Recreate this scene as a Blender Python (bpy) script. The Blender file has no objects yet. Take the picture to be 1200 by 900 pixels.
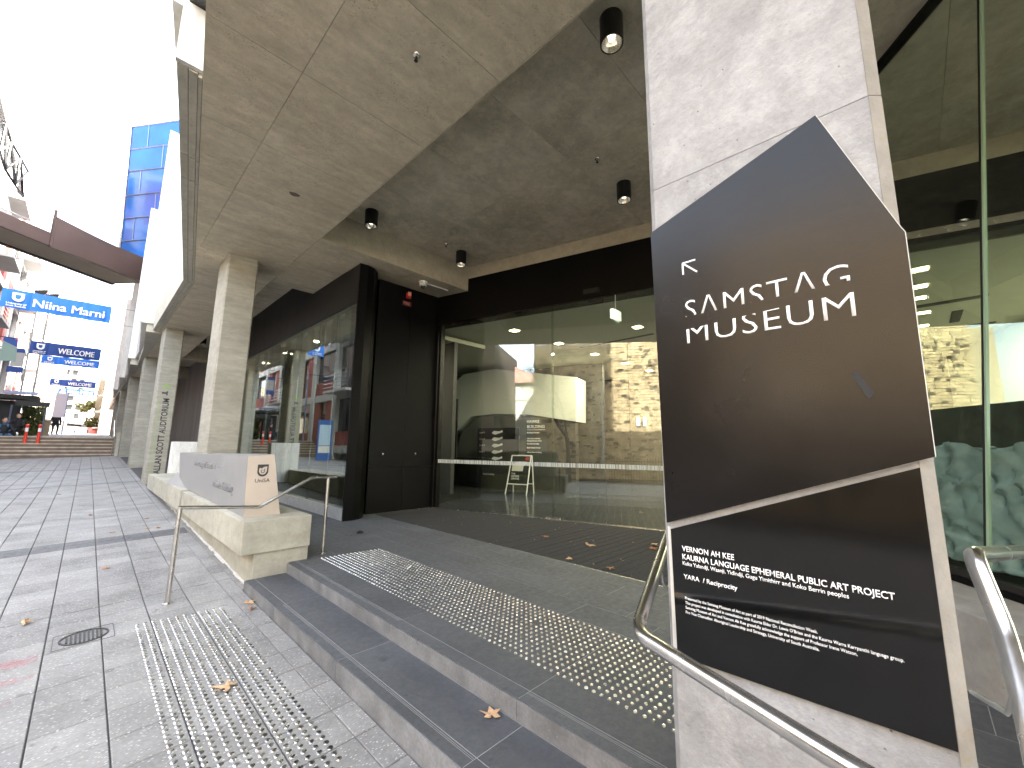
import bpy, bmesh, math, random
from mathutils import Vector, Matrix
random.seed(7)
R = math.radians
S = bpy.context.scene
COL = S.collection

# ------------------------------------------------------------------ camera
cam_d = bpy.data.cameras.new("camera"); cam = bpy.data.objects.new("camera", cam_d); COL.objects.link(cam)
S.camera = cam
cam_d.sensor_fit = 'HORIZONTAL'; cam_d.sensor_width = 36.0; cam_d.lens = 480.0 / 1200.0 * 36.0
cam_d.clip_start = 0.05; cam_d.clip_end = 2000
def cam_matrix():
    a, b, c = -1.52140460e-01, -7.99384785e-01, 9.86982412e-03
    Rx = Matrix(((1,0,0),(0,math.cos(a),-math.sin(a)),(0,math.sin(a),math.cos(a))))
    Ry = Matrix(((math.cos(b),0,math.sin(b)),(0,1,0),(-math.sin(b),0,math.cos(b))))
    Rz = Matrix(((math.cos(c),-math.sin(c),0),(math.sin(c),math.cos(c),0),(0,0,1)))
    M = Rz @ Rx @ Ry                      # (right, down, forward) of the place -> of the lens
    W = Matrix(((1,0,0),(0,0,-1),(0,1,0)))
    N = M @ W
    F = Matrix(((1,0,0),(0,-1,0),(0,0,-1))) @ N
    m = F.transposed().to_4x4()
    m.translation = Vector((0, 0, 1.28))
    return m
cam.matrix_world = cam_matrix()

# ------------------------------------------------------------------ world, sun, exposure
SUN_EL, SUN_AZ = R(38), R(118)            # azimuth: compass-like, from +Y towards +X
world = bpy.data.worlds.new("World"); S.world = world; world.use_nodes = True
wn = world.node_tree.nodes; wl = world.node_tree.links; wn.clear()
sky = wn.new('ShaderNodeTexSky'); sky.sky_type = 'NISHITA'; sky.sun_disc = False
sky.sun_elevation = SUN_EL; sky.sun_rotation = SUN_AZ; sky.air_density = 1.0; sky.dust_density = 4.0; sky.ozone_density = 1.0
hs = wn.new('ShaderNodeHueSaturation'); hs.inputs['Saturation'].default_value = 0.42
bg = wn.new('ShaderNodeBackground'); bg.inputs['Strength'].default_value = 0.15
wo = wn.new('ShaderNodeOutputWorld')
wl.new(sky.outputs[0], hs.inputs['Color']); wl.new(hs.outputs[0], bg.inputs['Color']); wl.new(bg.outputs[0], wo.inputs['Surface'])
sd = bpy.data.lights.new("sun", 'SUN'); sd.energy = 4.5; sd.angle = R(0.6); sd.color = (1.0, 0.95, 0.88)
sun = bpy.data.objects.new("sun", sd); COL.objects.link(sun)
sv = Vector((math.sin(SUN_AZ)*math.cos(SUN_EL), math.cos(SUN_AZ)*math.cos(SUN_EL), math.sin(SUN_EL)))
sun.rotation_euler = sv.to_track_quat('Z', 'Y').to_euler(); sun.location = (0, 0, 30)
S.view_settings.view_transform = 'Standard'; S.view_settings.look = 'None'
S.view_settings.gamma = 1.0; S.view_settings.use_curve_mapping = False
S.view_settings.exposure = 3.95
S.render.engine = 'CYCLES'
S.cycles.max_bounces = 10; S.cycles.diffuse_bounces = 6; S.cycles.glossy_bounces = 5
S.cycles.transparent_max_bounces = 24; S.cycles.transmission_bounces = 4
S.cycles.caustics_reflective = False; S.cycles.caustics_refractive = False
S.cycles.sample_clamp_indirect = 8.0

# ------------------------------------------------------------------ materials
def new_mat(name):
    m = bpy.data.materials.new(name); m.use_nodes = True
    return m, m.node_tree.nodes, m.node_tree.links, m.node_tree.nodes['Principled BSDF']
def plain(name, col, rough=0.5, metal=0.0, noise=0.0, scale=8.0, spec=0.5, bump=0.0, emit=None, bscale=None):
    m, n, l, b = new_mat(name)
    b.inputs['Base Color'].default_value = (*col, 1); b.inputs['Roughness'].default_value = rough
    b.inputs['Metallic'].default_value = metal; b.inputs['Specular IOR Level'].default_value = spec
    if noise or bump:
        tc = n.new('ShaderNodeTexCoord'); nz = n.new('ShaderNodeTexNoise')
        nz.inputs['Scale'].default_value = scale; nz.inputs['Detail'].default_value = 6
        l.new(tc.outputs['Object'], nz.inputs['Vector'])
    if noise:
        mr = n.new('ShaderNodeMapRange'); mr.inputs['From Min'].default_value = 0.3; mr.inputs['From Max'].default_value = 0.7
        mr.inputs['To Min'].default_value = 1 - noise; mr.inputs['To Max'].default_value = 1 + noise
        mx = n.new('ShaderNodeMix'); mx.data_type = 'RGBA'; mx.blend_type = 'MULTIPLY'; mx.inputs[0].default_value = 1
        mx.inputs[6].default_value = (*col, 1)
        l.new(nz.outputs['Fac'], mr.inputs['Value']); l.new(mr.outputs[0], mx.inputs[7]); l.new(mx.outputs[2], b.inputs['Base Color'])
        rr = n.new('ShaderNodeMapRange'); rr.inputs['To Min'].default_value = max(0.02, rough - 0.08); rr.inputs['To Max'].default_value = min(1, rough + 0.12)
        l.new(nz.outputs['Fac'], rr.inputs['Value']); l.new(rr.outputs[0], b.inputs['Roughness'])
    if bump:
        bn = n.new('ShaderNodeTexNoise'); bn.inputs['Scale'].default_value = bscale or scale * 6; bn.inputs['Detail'].default_value = 4
        l.new(tc.outputs['Object'], bn.inputs['Vector'])
        bp = n.new('ShaderNodeBump'); bp.inputs['Strength'].default_value = bump; bp.inputs['Distance'].default_value = 0.01
        l.new(bn.outputs['Fac'], bp.inputs['Height']); l.new(bp.outputs[0], b.inputs['Normal'])
    if emit:
        b.inputs['Emission Color'].default_value = (*emit[0], 1); b.inputs['Emission Strength'].default_value = emit[1]
    return m

def concrete(name, c_lo, c_hi, stain=(0.3, 0.24, 0.15), stain_amt=0.35, blotch=0.55, fine=14, stretch=(1, 1, 1), speck=0.5, bump=0.35, rough=0.85, streak=None, fleck=0.6, patch=0.0):
    m, n, l, b = new_mat(name)
    tc = n.new('ShaderNodeTexCoord'); mp = n.new('ShaderNodeMapping'); mp.inputs['Scale'].default_value = stretch
    oi = n.new('ShaderNodeObjectInfo'); ad = n.new('ShaderNodeVectorMath'); ad.operation = 'ADD'
    sc = n.new('ShaderNodeMath'); sc.operation = 'MULTIPLY'; sc.inputs[1].default_value = 13.0
    l.new(oi.outputs['Random'], sc.inputs[0])
    l.new(tc.outputs['Object'], mp.inputs['Vector']); l.new(mp.outputs[0], ad.inputs[0]); l.new(sc.outputs[0], ad.inputs[1])
    v = ad.outputs[0]
    def noise(scale, detail=6, rough_=0.6, dist=0.0):
        q = n.new('ShaderNodeTexNoise'); q.inputs['Scale'].default_value = scale; q.inputs['Detail'].default_value = detail
        q.inputs['Roughness'].default_value = rough_; q.inputs['Distortion'].default_value = dist
        l.new(v, q.inputs['Vector']); return q.outputs['Fac']
    def ramp(src, a, b_):
        q = n.new('ShaderNodeMapRange'); q.inputs['From Min'].default_value = a; q.inputs['From Max'].default_value = b_
        l.new(src, q.inputs['Value']); return q.outputs[0]
    def mix(fac, A, B, mode='MIX'):
        q = n.new('ShaderNodeMix'); q.data_type = 'RGBA'; q.blend_type = mode
        if isinstance(fac, float): q.inputs[0].default_value = fac
        else: l.new(fac, q.inputs[0])
        for i, s_ in ((6, A), (7, B)):
            if isinstance(s_, tuple): q.inputs[i].default_value = (*s_, 1)
            else: l.new(s_, q.inputs[i])
        return q.outputs[2]
    big = ramp(noise(1.1, 10, 0.72, 0.2), 0.5 - blotch/2, 0.5 + blotch/2)
    c = mix(big, c_lo, c_hi)
    mid = ramp(noise(fine * 0.45, 9, 0.78, 0.25), 0.35, 0.65)
    c2 = n.new('ShaderNodeMapRange'); c2.inputs['To Min'].default_value = 0.84; c2.inputs['To Max'].default_value = 1.12; l.new(mid, c2.inputs['Value'])
    c = mix(1.0, c, c2.outputs[0], 'MULTIPLY')
    st = ramp(noise(2.3, 10, 0.78, 0.5), 0.54, 0.70)
    sm = n.new('ShaderNodeMath'); sm.operation = 'MULTIPLY'; sm.inputs[1].default_value = stain_amt; l.new(st, sm.inputs[0])
    c = mix(sm.outputs[0], c, stain)
    # wide soft tone change across the cast
    wt = n.new('ShaderNodeMapRange'); wt.inputs['From Min'].default_value = .35; wt.inputs['From Max'].default_value = .65
    wt.inputs['To Min'].default_value = 0.93; wt.inputs['To Max'].default_value = 1.06; l.new(noise(0.55, 3), wt.inputs['Value'])
    c = mix(1.0, c, wt.outputs[0], 'MULTIPLY')
    # short rusty flecks and trowel scratches, in drifts
    fk = ramp(noise(fine * 1.3, 3, 0.5, 3.0), 0.60, 0.66); fg = ramp(noise(2.2, 5), 0.44, 0.58)
    fm = n.new('ShaderNodeMath'); fm.operation = 'MULTIPLY'; l.new(fk, fm.inputs[0]); l.new(fg, fm.inputs[1])
    fm2 = n.new('ShaderNodeMath'); fm2.operation = 'MULTIPLY'; fm2.inputs[1].default_value = fleck; l.new(fm.outputs[0], fm2.inputs[0])
    c = mix(fm2.outputs[0], c, stain)
    if patch:
        pt = ramp(noise(3.4, 12, 0.80, 0.15), 0.49, 0.60); p2 = n.new('ShaderNodeMath'); p2.operation = 'MULTIPLY'; p2.inputs[1].default_value = patch; l.new(pt, p2.inputs[0])
        c = mix(p2.outputs[0], c, tuple(min(1, q * 1.3) for q in c_hi))
    if streak:
        ms = n.new('ShaderNodeMapping'); ms.inputs['Scale'].default_value = streak; l.new(v, ms.inputs['Vector'])
        sn = n.new('ShaderNodeTexNoise'); sn.inputs['Scale'].default_value = 1.0; sn.inputs['Detail'].default_value = 5; l.new(ms.outputs[0], sn.inputs['Vector'])
        sr = n.new('ShaderNodeMapRange'); sr.inputs['From Min'].default_value = .35; sr.inputs['From Max'].default_value = .65
        sr.inputs['To Min'].default_value = .92; sr.inputs['To Max'].default_value = 1.06; l.new(sn.outputs['Fac'], sr.inputs['Value'])
        c = mix(1.0, c, sr.outputs[0], 'MULTIPLY')
    # pinholes and small chips
    vo = n.new('ShaderNodeTexVoronoi'); vo.inputs['Scale'].default_value = fine * 1.1; l.new(v, vo.inputs['Vector'])
    ph = ramp(vo.outputs['Distance'], 0.10, 0.02)
    gate = ramp(noise(3.1, 3), 0.50, 0.6)
    pm = n.new('ShaderNodeMath'); pm.operation = 'MULTIPLY'; l.new(ph, pm.inputs[0]); l.new(gate, pm.inputs[1])
    pm2 = n.new('ShaderNodeMath'); pm2.operation = 'MULTIPLY'; pm2.inputs[1].default_value = speck; l.new(pm.outputs[0], pm2.inputs[0])
    c = mix(pm2.outputs[0], c, (0.07, 0.06, 0.045))
    l.new(c, b.inputs['Base Color']); b.inputs['Roughness'].default_value = rough
    bp = n.new('ShaderNodeBump'); bp.inputs['Strength'].default_value = bump; bp.inputs['Distance'].default_value = 0.006
    hm = n.new('ShaderNodeMath'); hm.operation = 'SUBTRACT'; l.new(noise(fine * 2.2, 6), hm.inputs[0]); l.new(pm.outputs[0], hm.inputs[1])
    l.new(hm.outputs[0], bp.inputs['Height']); l.new(bp.outputs[0], b.inputs['Normal'])
    return m

def stone_mat(name, base, speck_col, thresh, vscale, rand=0.18, rough=0.6, stretch=(1, 1, 1), bump=0.2, dirt=0.25, dirt_scale=1.3):
    m, n, l, b = new_mat(name)
    tc = n.new('ShaderNodeTexCoord'); gm = n.new('ShaderNodeNewGeometry'); oi = n.new('ShaderNodeObjectInfo')
    mp = n.new('ShaderNodeMapping'); mp.inputs['Scale'].default_value = stretch; mp.inputs['Rotation'].default_value = (0, 0, 0.5)
    l.new(gm.outputs['Position'], mp.inputs['Vector'])
    def noise(scale, detail=5, src=None):
        q = n.new('ShaderNodeTexNoise'); q.inputs['Scale'].default_value = scale; q.inputs['Detail'].default_value = detail
        l.new(src or gm.outputs['Position'], q.inputs['Vector']); return q.outputs['Fac']
    def rng(src, a, b_, c=0.0, d=1.0):
        q = n.new('ShaderNodeMapRange'); q.inputs['From Min'].default_value = a; q.inputs['From Max'].default_value = b_
        q.inputs['To Min'].default_value = c; q.inputs['To Max'].default_value = d; l.new(src, q.inputs['Value']); return q.outputs[0]
    def mul(a, b_):
        q = n.new('ShaderNodeMath'); q.operation = 'MULTIPLY'; l.new(a, q.inputs[0])
        if isinstance(b_, float): q.inputs[1].default_value = b_
        else: l.new(b_, q.inputs[1])
        return q.outputs[0]
    gum = rng(noise(9.0, 2), 0.70, 0.73, 1.0, 0.72)
    tone = mul(mul(mul(gum, rng(oi.outputs['Random'], 0, 1, 1 - rand, 1 + rand)), rng(noise(dirt_scale, 9), 0.3, 0.7, 1 - dirt, 1 + dirt * 0.6)), rng(noise(55, 3), 0.3, 0.7, 0.88, 1.12))
    mx = n.new('ShaderNodeMix'); mx.data_type = 'RGBA'; mx.blend_type = 'MULTIPLY'; mx.inputs[0].default_value = 1; mx.inputs[6].default_value = (*base, 1)
    l.new(tone, mx.inputs[7])
    vo = n.new('ShaderNodeTexVoronoi'); vo.inputs['Scale'].default_value = vscale; l.new(mp.outputs[0], vo.inputs['Vector'])
    sp = rng(vo.outputs['Distance'], thresh, thresh * 0.55)
    sep = n.new('ShaderNodeSeparateColor'); l.new(vo.outputs['Color'], sep.inputs[0])
    sp = mul(sp, rng(sep.outputs[0], 0.45, 0.6))
    m2 = n.new('ShaderNodeMix'); m2.data_type = 'RGBA'; l.new(sp, m2.inputs[0]); l.new(mx.outputs[2], m2.inputs[6]); m2.inputs[7].default_value = (*speck_col, 1)
    l.new(m2.outputs[2], b.inputs['Base Color']); b.inputs['Roughness'].default_value = rough
    rr = rng(noise(20, 4), 0.3, 0.7, max(0.05, rough - 0.12), min(1.0, rough + 0.12)); l.new(rr, b.inputs['Roughness'])
    bp = n.new('ShaderNodeBump'); bp.inputs['Strength'].default_value = bump; bp.inputs['Distance'].default_value = 0.004
    l.new(noise(140, 3), bp.inputs['Height']); l.new(bp.outputs[0], b.inputs['Normal'])
    return m

def glass_mat(name, tint=(0.86, 0.92, 0.88), rough=0.0, base=0.05, gain=0.95, power=5.0):
    m, n, l, b = new_mat(name); n.remove(b)
    out = n['Material Output']
    tr = n.new('ShaderNodeBsdfTransparent'); tr.inputs[0].default_value = (*tint, 1)
    gl = n.new('ShaderNodeBsdfGlossy'); gl.inputs['Roughness'].default_value = rough; gl.inputs['Color'].default_value = (0.95, 1, 0.97, 1)
    lw = n.new('ShaderNodeLayerWeight'); lw.inputs['Blend'].default_value = 0.5
    pw = n.new('ShaderNodeMath'); pw.operation = 'POWER'; pw.inputs[1].default_value = power; l.new(lw.outputs['Facing'], pw.inputs[0])
    ma = n.new('ShaderNodeMath'); ma.operation = 'MULTIPLY_ADD'; ma.inputs[1].default_value = gain; ma.inputs[2].default_value = base; ma.use_clamp = True
    l.new(pw.outputs[0], ma.inputs[0])
    mx = n.new('ShaderNodeMixShader'); l.new(ma.outputs[0], mx.inputs[0]); l.new(tr.outputs[0], mx.inputs[1]); l.new(gl.outputs[0], mx.inputs[2])
    l.new(mx.outputs[0], out.inputs['Surface'])
    return m

M = {}
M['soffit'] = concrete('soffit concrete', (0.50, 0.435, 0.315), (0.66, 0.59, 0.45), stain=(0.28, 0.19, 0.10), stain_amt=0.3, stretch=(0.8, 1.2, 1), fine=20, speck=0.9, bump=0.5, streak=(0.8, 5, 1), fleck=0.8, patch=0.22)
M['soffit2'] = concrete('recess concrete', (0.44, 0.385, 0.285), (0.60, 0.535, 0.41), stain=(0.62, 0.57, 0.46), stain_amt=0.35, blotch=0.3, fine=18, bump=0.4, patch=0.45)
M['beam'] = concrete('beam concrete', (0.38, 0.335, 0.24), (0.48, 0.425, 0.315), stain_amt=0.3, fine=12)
M['column'] = concrete('column concrete', (0.245, 0.248, 0.252), (0.325, 0.329, 0.333), stain=(0.22, 0.22, 0.22), stain_amt=0.4, blotch=0.3, fine=22, speck=0.8, bump=0.7, stretch=(1, 1.2, 1.2), patch=0.5, fleck=0.35, streak=(3, 1.2, 9))
M['column2'] = concrete('street column concrete', (0.28, 0.265, 0.215), (0.37, 0.355, 0.295), stain_amt=0.25, stretch=(1, 1, 2.4), fine=8, streak=(1.5, 1.5, 9), fleck=.3)
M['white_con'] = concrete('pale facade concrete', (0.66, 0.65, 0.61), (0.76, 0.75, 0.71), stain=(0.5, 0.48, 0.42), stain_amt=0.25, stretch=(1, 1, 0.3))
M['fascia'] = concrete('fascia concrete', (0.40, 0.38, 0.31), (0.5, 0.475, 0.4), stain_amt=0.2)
M['planter'] = concrete('planter concrete', (0.34, 0.325, 0.26), (0.45, 0.435, 0.36), stain=(0.25, 0.23, 0.16), stain_amt=0.45, fine=10, speck=0.5, streak=(2, 2, 10), fleck=.5)
M['arris'] = concrete('shaded aggregate arris', (0.23, 0.215, 0.185), (0.31, 0.295, 0.26), stain_amt=0.3, fine=16, speck=0.9)  # brown aggregate chamfer, with its turned-away shade put into the colour
M['plinth'] = concrete('plinth concrete', (0.30, 0.29, 0.27), (0.42, 0.41, 0.38), stain_amt=0.3)
M['paver'] = stone_mat('grey paver', (0.236, 0.232, 0.222), (0.55, 0.545, 0.53), 0.30, 70, rand=0.13, rough=0.8, stretch=(0.6, 1.5, 1), dirt=0.26, dirt_scale=2.2)
M['band'] = stone_mat('dark band paver', (0.085, 0.085, 0.087), (0.2, 0.2, 0.2), 0.2, 60, rand=0.12, rough=0.6)
M['joint'] = plain('joint mortar', (0.07, 0.07, 0.07), 0.9)
M['bluestone'] = stone_mat('bluestone', (0.078, 0.083, 0.092), (0.16, 0.165, 0.17), 0.10, 60, rand=0.10, rough=0.68, bump=0.12, dirt=0.22, dirt_scale=1.7)
M['riser'] = stone_mat('worn bluestone edge', (0.17, 0.175, 0.18), (0.26, 0.26, 0.26), 0.16, 40, rand=0.1, rough=0.7, dirt=0.4, dirt_scale=5, stretch=(1, 1, 1))
M['grout'] = plain('pale grout', (0.30, 0.30, 0.30), 0.9)
M['mat'] = plain('entrance mat', (0.026, 0.026, 0.028), 0.95, noise=0.35, scale=40, bump=0.8, bscale=300)
M['steel'] = plain('brushed stainless steel', (0.62, 0.60, 0.57), 0.22, 1.0, noise=0.1, scale=20)
M['stud'] = plain('stainless stud', (0.55, 0.55, 0.55), 0.24, 1.0, noise=0.35, scale=14)
M['black'] = plain('black metal cladding', (0.0035, 0.0032, 0.003), 0.36, 0.0, noise=0.2, scale=3, spec=0.14)
M['fasciadark'] = plain('dark bronze fascia', (0.018, 0.0165, 0.0155), 0.5, noise=0.2, scale=3, spec=0.25)
M['blackgloss'] = plain('black lamp housing', (0.006, 0.006, 0.006), 0.35)
M['sign_sat'] = plain('satin black sign sheet', (0.004, 0.004, 0.005), 0.22, noise=0.12, scale=6, spec=0.28, bump=0.02, bscale=60)
M['sign_gloss'] = plain('gloss black sign sheet', (0.003, 0.003, 0.003), 0.09, spec=0.4)
M['signedge'] = plain('pale cut sign edge', (0.55, 0.55, 0.52), 0.6)
M['letter'] = plain('white lettering', (0.85, 0.85, 0.85), 0.5)
M['darkletter'] = plain('dark lettering', (0.035, 0.035, 0.035), 0.6)
M['etched'] = plain('etched grey lettering', (0.27, 0.27, 0.27), 0.6)
M['glass'] = glass_mat('door glass', (0.90, 0.94, 0.90), base=0.085, gain=0.9)
M['shopglass'] = glass_mat('shop glass', (0.80, 0.84, 0.80), base=0.12, gain=0.75, power=2.8)
M['greenglass'] = glass_mat('greenish glass', (0.86, 0.90, 0.85), base=0.045, gain=0.8, power=4)
M['ceil'] = plain('foyer ceiling paint', (0.62, 0.62, 0.52), 0.8)
M['foyerwhite'] = plain('foyer white paint', (0.72, 0.74, 0.68), 0.6)
M['foyerdark'] = plain('foyer charcoal paint', (0.035, 0.035, 0.034), 0.5)
M['foyerbrown'] = plain('foyer brown wall', (0.10, 0.085, 0.065), 0.6, noise=0.15, scale=4)
M['foyerfloor'] = stone_mat('foyer floor', (0.05, 0.052, 0.055), (0.1, 0.1, 0.1), 0.1, 40, rough=0.16, bump=0.0)
M['blue'] = plain('royal blue banner cloth', (0.02, 0.17, 0.62), 0.6, noise=0.1, scale=2)
M['navy'] = plain('navy banner cloth', (0.015, 0.06, 0.26), 0.6, noise=0.1, scale=2)
M['brown_steel'] = plain('brown bridge cladding', (0.085, 0.055, 0.048), 0.45, 0.2, noise=0.15, scale=0.6)
M['bridge_soffit'] = plain('bridge soffit', (0.30, 0.27, 0.21), 0.8, noise=0.1, scale=1)
M['towerglass'] = plain('tower glass painted sky blue', (0.012, 0.10, 0.36), 0.10, 0.0, noise=0.45, scale=0.35, spec=0.14)  # reflected blue sky is put into the base colour
M['mullion'] = plain('tower mullion', (0.18, 0.22, 0.32), 0.4, 0.5)
M['brick'] = plain('red brick panel', (0.24, 0.062, 0.05), 0.85, noise=0.15, scale=2)
M['framewhite'] = plain('white painted concrete frame', (0.42, 0.41, 0.39), 0.7, noise=0.1, scale=1)
M['cream'] = plain('cream render', (0.38, 0.32, 0.24), 0.8, noise=0.08, scale=0.5)
M['window'] = plain('dark window glass', (0.03, 0.035, 0.04), 0.08, spec=0.8)
M['stone1'] = plain('sandstone', (0.40, 0.30, 0.18), 0.9, noise=0.35, scale=3, bump=0.6, bscale=12)
M['stone2'] = plain('dark sandstone', (0.12, 0.09, 0.06), 0.9, noise=0.4, scale=3, bump=0.6, bscale=12)
M['mortar'] = plain('lime mortar', (0.30, 0.24, 0.16), 0.95)
M['iron'] = plain('black iron', (0.012, 0.012, 0.012), 0.5, 0.3)
M['step'] = plain('street step stone', (0.42, 0.36, 0.28), 0.8, noise=0.25, scale=4)
M['stepdark'] = plain('street step riser', (0.16, 0.12, 0.09), 0.85, noise=0.2, scale=4)
M['red'] = plain('orange red bollard plastic', (0.72, 0.06, 0.03), 0.45)
M['reflect'] = plain('white reflective tape', (0.8, 0.8, 0.8), 0.4)
M['leaf'] = plain('dry plane leaf', (0.33, 0.15, 0.06), 0.7, noise=0.35, scale=40)
M['leafpale'] = plain('pale dry leaf', (0.50, 0.32, 0.18), 0.7, noise=0.3, scale=40)
M['hedge'] = plain('hedge leaves', (0.085, 0.10, 0.022), 0.7, noise=0.5, scale=3)
M['tree'] = plain('tree leaves', (0.11, 0.11, 0.03), 0.7, noise=0.5, scale=1)
M['bark'] = plain('bark', (0.10, 0.08, 0.06), 0.9, noise=0.3, scale=6)
M['skin'] = plain('skin', (0.50, 0.30, 0.21), 0.6)
M['cloth_black'] = plain('black cloth', (0.012, 0.012, 0.014), 0.9)
M['denim'] = plain('blue denim', (0.05, 0.13, 0.24), 0.9)
M['hair'] = plain('dark hair', (0.02, 0.013, 0.01), 0.7)
M['towerwhite'] = plain('pale tower render', (0.6, 0.59, 0.56), 0.7)
M['whitepaint'] = plain('white car paint', (0.75, 0.75, 0.75), 0.25)
M['rubber'] = plain('rubber', (0.02, 0.02, 0.02), 0.8)
M['yellow'] = plain('hi vis yellow', (0.65, 0.62, 0.06), 0.6)
M['lampglow'] = plain('lit ceiling panel', (0.9, 0.85, 0.7), 0.5, emit=((1.0, 0.80, 0.42), 1.6))
M['downglow'] = plain('down lamp reflector', (0.7, 0.68, 0.62), 0.15, 0.9)
M['exitglow'] = plain('exit box', (0.8, 0.85, 0.75), 0.5, emit=((0.75, 0.85, 0.65), 0.08))
M['cast_iron'] = plain('cast iron cover', (0.06, 0.055, 0.05), 0.55, 0.6, noise=0.3, scale=30)
M['pinkspray'] = plain('pink spray paint', (0.62, 0.22, 0.25), 0.8)
def _fade(m):
    n = m.node_tree.nodes; l = m.node_tree.links; b = n['Principled BSDF']
    tc = n.new('ShaderNodeTexCoord'); nz = n.new('ShaderNodeTexNoise'); nz.inputs['Scale'].default_value = 14; nz.inputs['Detail'].default_value = 8; nz.inputs['Roughness'].default_value = .8
    mr = n.new('ShaderNodeMapRange'); mr.inputs['From Min'].default_value = .42; mr.inputs['From Max'].default_value = .68; mr.inputs['To Max'].default_value = .65
    l.new(tc.outputs['Object'], nz.inputs['Vector']); l.new(nz.outputs['Fac'], mr.inputs['Value']); l.new(mr.outputs[0], b.inputs['Alpha'])
_fade(M['pinkspray'])
M['wavy'] = plain('pale sea green relief', (0.34, 0.44, 0.47), 0.7, noise=0.3, scale=6, bump=0.6, bscale=14)
M['poster'] = plain('poster paper', (0.7, 0.68, 0.6), 0.6)
M['totemblue'] = plain('totem blue', (0.02, 0.10, 0.32), 0.4)
M['totempanel'] = plain('totem map panel', (0.45, 0.60, 0.68), 0.4)
M['green'] = plain('green chevron paint', (0.22, 0.42, 0.05), 0.6)
M['auditorium'] = concrete('striped auditorium concrete', (0.17, 0.15, 0.135), (0.30, 0.27, 0.24), stain=(0.12, 0.09, 0.08), stain_amt=0.5, stretch=(2.2, 2.2, 0.18))
M['signblock'] = plain('brushed metal sign block', (0.33, 0.33, 0.325), 0.42, 0.35, noise=0.08, scale=5)
M['signend'] = plain('sand coloured sign end', (0.52, 0.44, 0.36), 0.55, noise=0.06, scale=5)
M['asphalt'] = plain('street paving beyond', (0.2, 0.2, 0.2), 0.8, noise=0.15, scale=0.8)
M['roofred'] = plain('pink tin roof', (0.45, 0.22, 0.19), 0.6)
M['cctv'] = plain('white plastic', (0.75, 0.75, 0.73), 0.4)
M['redlamp'] = plain('red alarm lamp', (0.55, 0.03, 0.02), 0.35)
M['rubberfoot'] = M['rubber']

# ------------------------------------------------------------------ mesh helpers
class MB:
    def __init__(s): s.v = []; s.f = []
    def add(s, v, f):
        k = len(s.v); s.v += [tuple(p) for p in v]; s.f += [tuple(i + k for i in q) for q in f]; return s
    def box(s, x0, x1, y0, y1, z0, z1):
        return s.add([(x0,y0,z0),(x1,y0,z0),(x1,y1,z0),(x0,y1,z0),(x0,y0,z1),(x1,y0,z1),(x1,y1,z1),(x0,y1,z1)],
                     [(0,3,2,1),(4,5,6,7),(0,1,5,4),(1,2,6,5),(2,3,7,6),(3,0,4,7)])
    def hexa(s, b, t):                      # four bottom points, four top points, both counter-clockwise from above
        return s.add(list(b) + list(t), [(0,3,2,1),(4,5,6,7),(0,1,5,4),(1,2,6,5),(2,3,7,6),(3,0,4,7)])
    def prism(s, poly, z0, z1):             # poly counter-clockwise (x, y)
        n = len(poly); v = [(x, y, z0) for x, y in poly] + [(x, y, z1) for x, y in poly]
        return s.add(v, [tuple(reversed(range(n))), tuple(range(n, 2*n))] + [(i, (i+1) % n, n + (i+1) % n, n + i) for i in range(n)])
    def slab(s, pts, off):                  # any planar outline thickened along off
        n = len(pts); o = Vector(off); v = [Vector(p) for p in pts]
        return s.add(v + [p + o for p in v], [tuple(reversed(range(n))), tuple(range(n, 2*n))] + [(i, (i+1) % n, n + (i+1) % n, n + i) for i in range(n)])
    def tube(s, pts, r, n=10, caps=True, radii=None):
        pts = [Vector(p) for p in pts]; rings = []
        up = None
        for i, p in enumerate(pts):
            if i == 0: t = pts[1] - p
            elif i == len(pts) - 1: t = p - pts[i-1]
            else: t = (pts[i+1] - p).normalized() + (p - pts[i-1]).normalized()
            t.normalize()
            if up is None:
                up = Vector((0, 0, 1)) if abs(t.z) < 0.9 else Vector((1, 0, 0))
            a = t.cross(up).normalized(); b = a.cross(t).normalized(); up = b
            rr = radii[i] if radii else r
            rings.append([p + (a * math.cos(2*math.pi*k/n) + b * math.sin(2*math.pi*k/n)) * rr for k in range(n)])
        v = [q for g in rings for q in g]; f = []
        for i in range(len(rings) - 1):
            for k in range(n):
                f.append((i*n + k, i*n + (k+1) % n, (i+1)*n + (k+1) % n, (i+1)*n + k))
        if caps: f += [tuple(reversed(range(n))), tuple(range((len(rings)-1)*n, len(rings)*n))]
        return s.add(v, f)
    def lathe(s, prof, c, n=16):            # prof: (radius, z)
        v = []; f = []
        for r, z in prof:
            for k in range(n):
                a = 2*math.pi*k/n; v.append((c[0] + r*math.cos(a), c[1] + r*math.sin(a), c[2] + z))
        for i in range(len(prof) - 1):
            for k in range(n): f.append((i*n + k, i*n + (k+1) % n, (i+1)*n + (k+1) % n, (i+1)*n + k))
        f += [tuple(reversed(range(n))), tuple(range((len(prof)-1)*n, len(prof)*n))]
        return s.add(v, f)
    def build(s, name, mat, parent=None, smooth=False, bevel=0.0, fix=True):
        me = bpy.data.meshes.new(name); me.from_pydata(s.v, [], s.f)
        if fix:
            bm = bmesh.new(); bm.from_mesh(me); bmesh.ops.recalc_face_normals(bm, faces=bm.faces); bm.to_mesh(me); bm.free()
        me.materials.append(mat); o = bpy.data.objects.new(name, me); COL.objects.link(o)
        if parent: o.parent = parent
        if smooth:
            for p in me.polygons: p.use_smooth = True
            md = o.modifiers.new('e', 'EDGE_SPLIT'); md.split_angle = R(40)
        if bevel:
            md = o.modifiers.new('b', 'BEVEL'); md.width = bevel; md.segments = 2; md.limit_method = 'ANGLE'; md.angle_limit = R(35)
        return o
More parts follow.
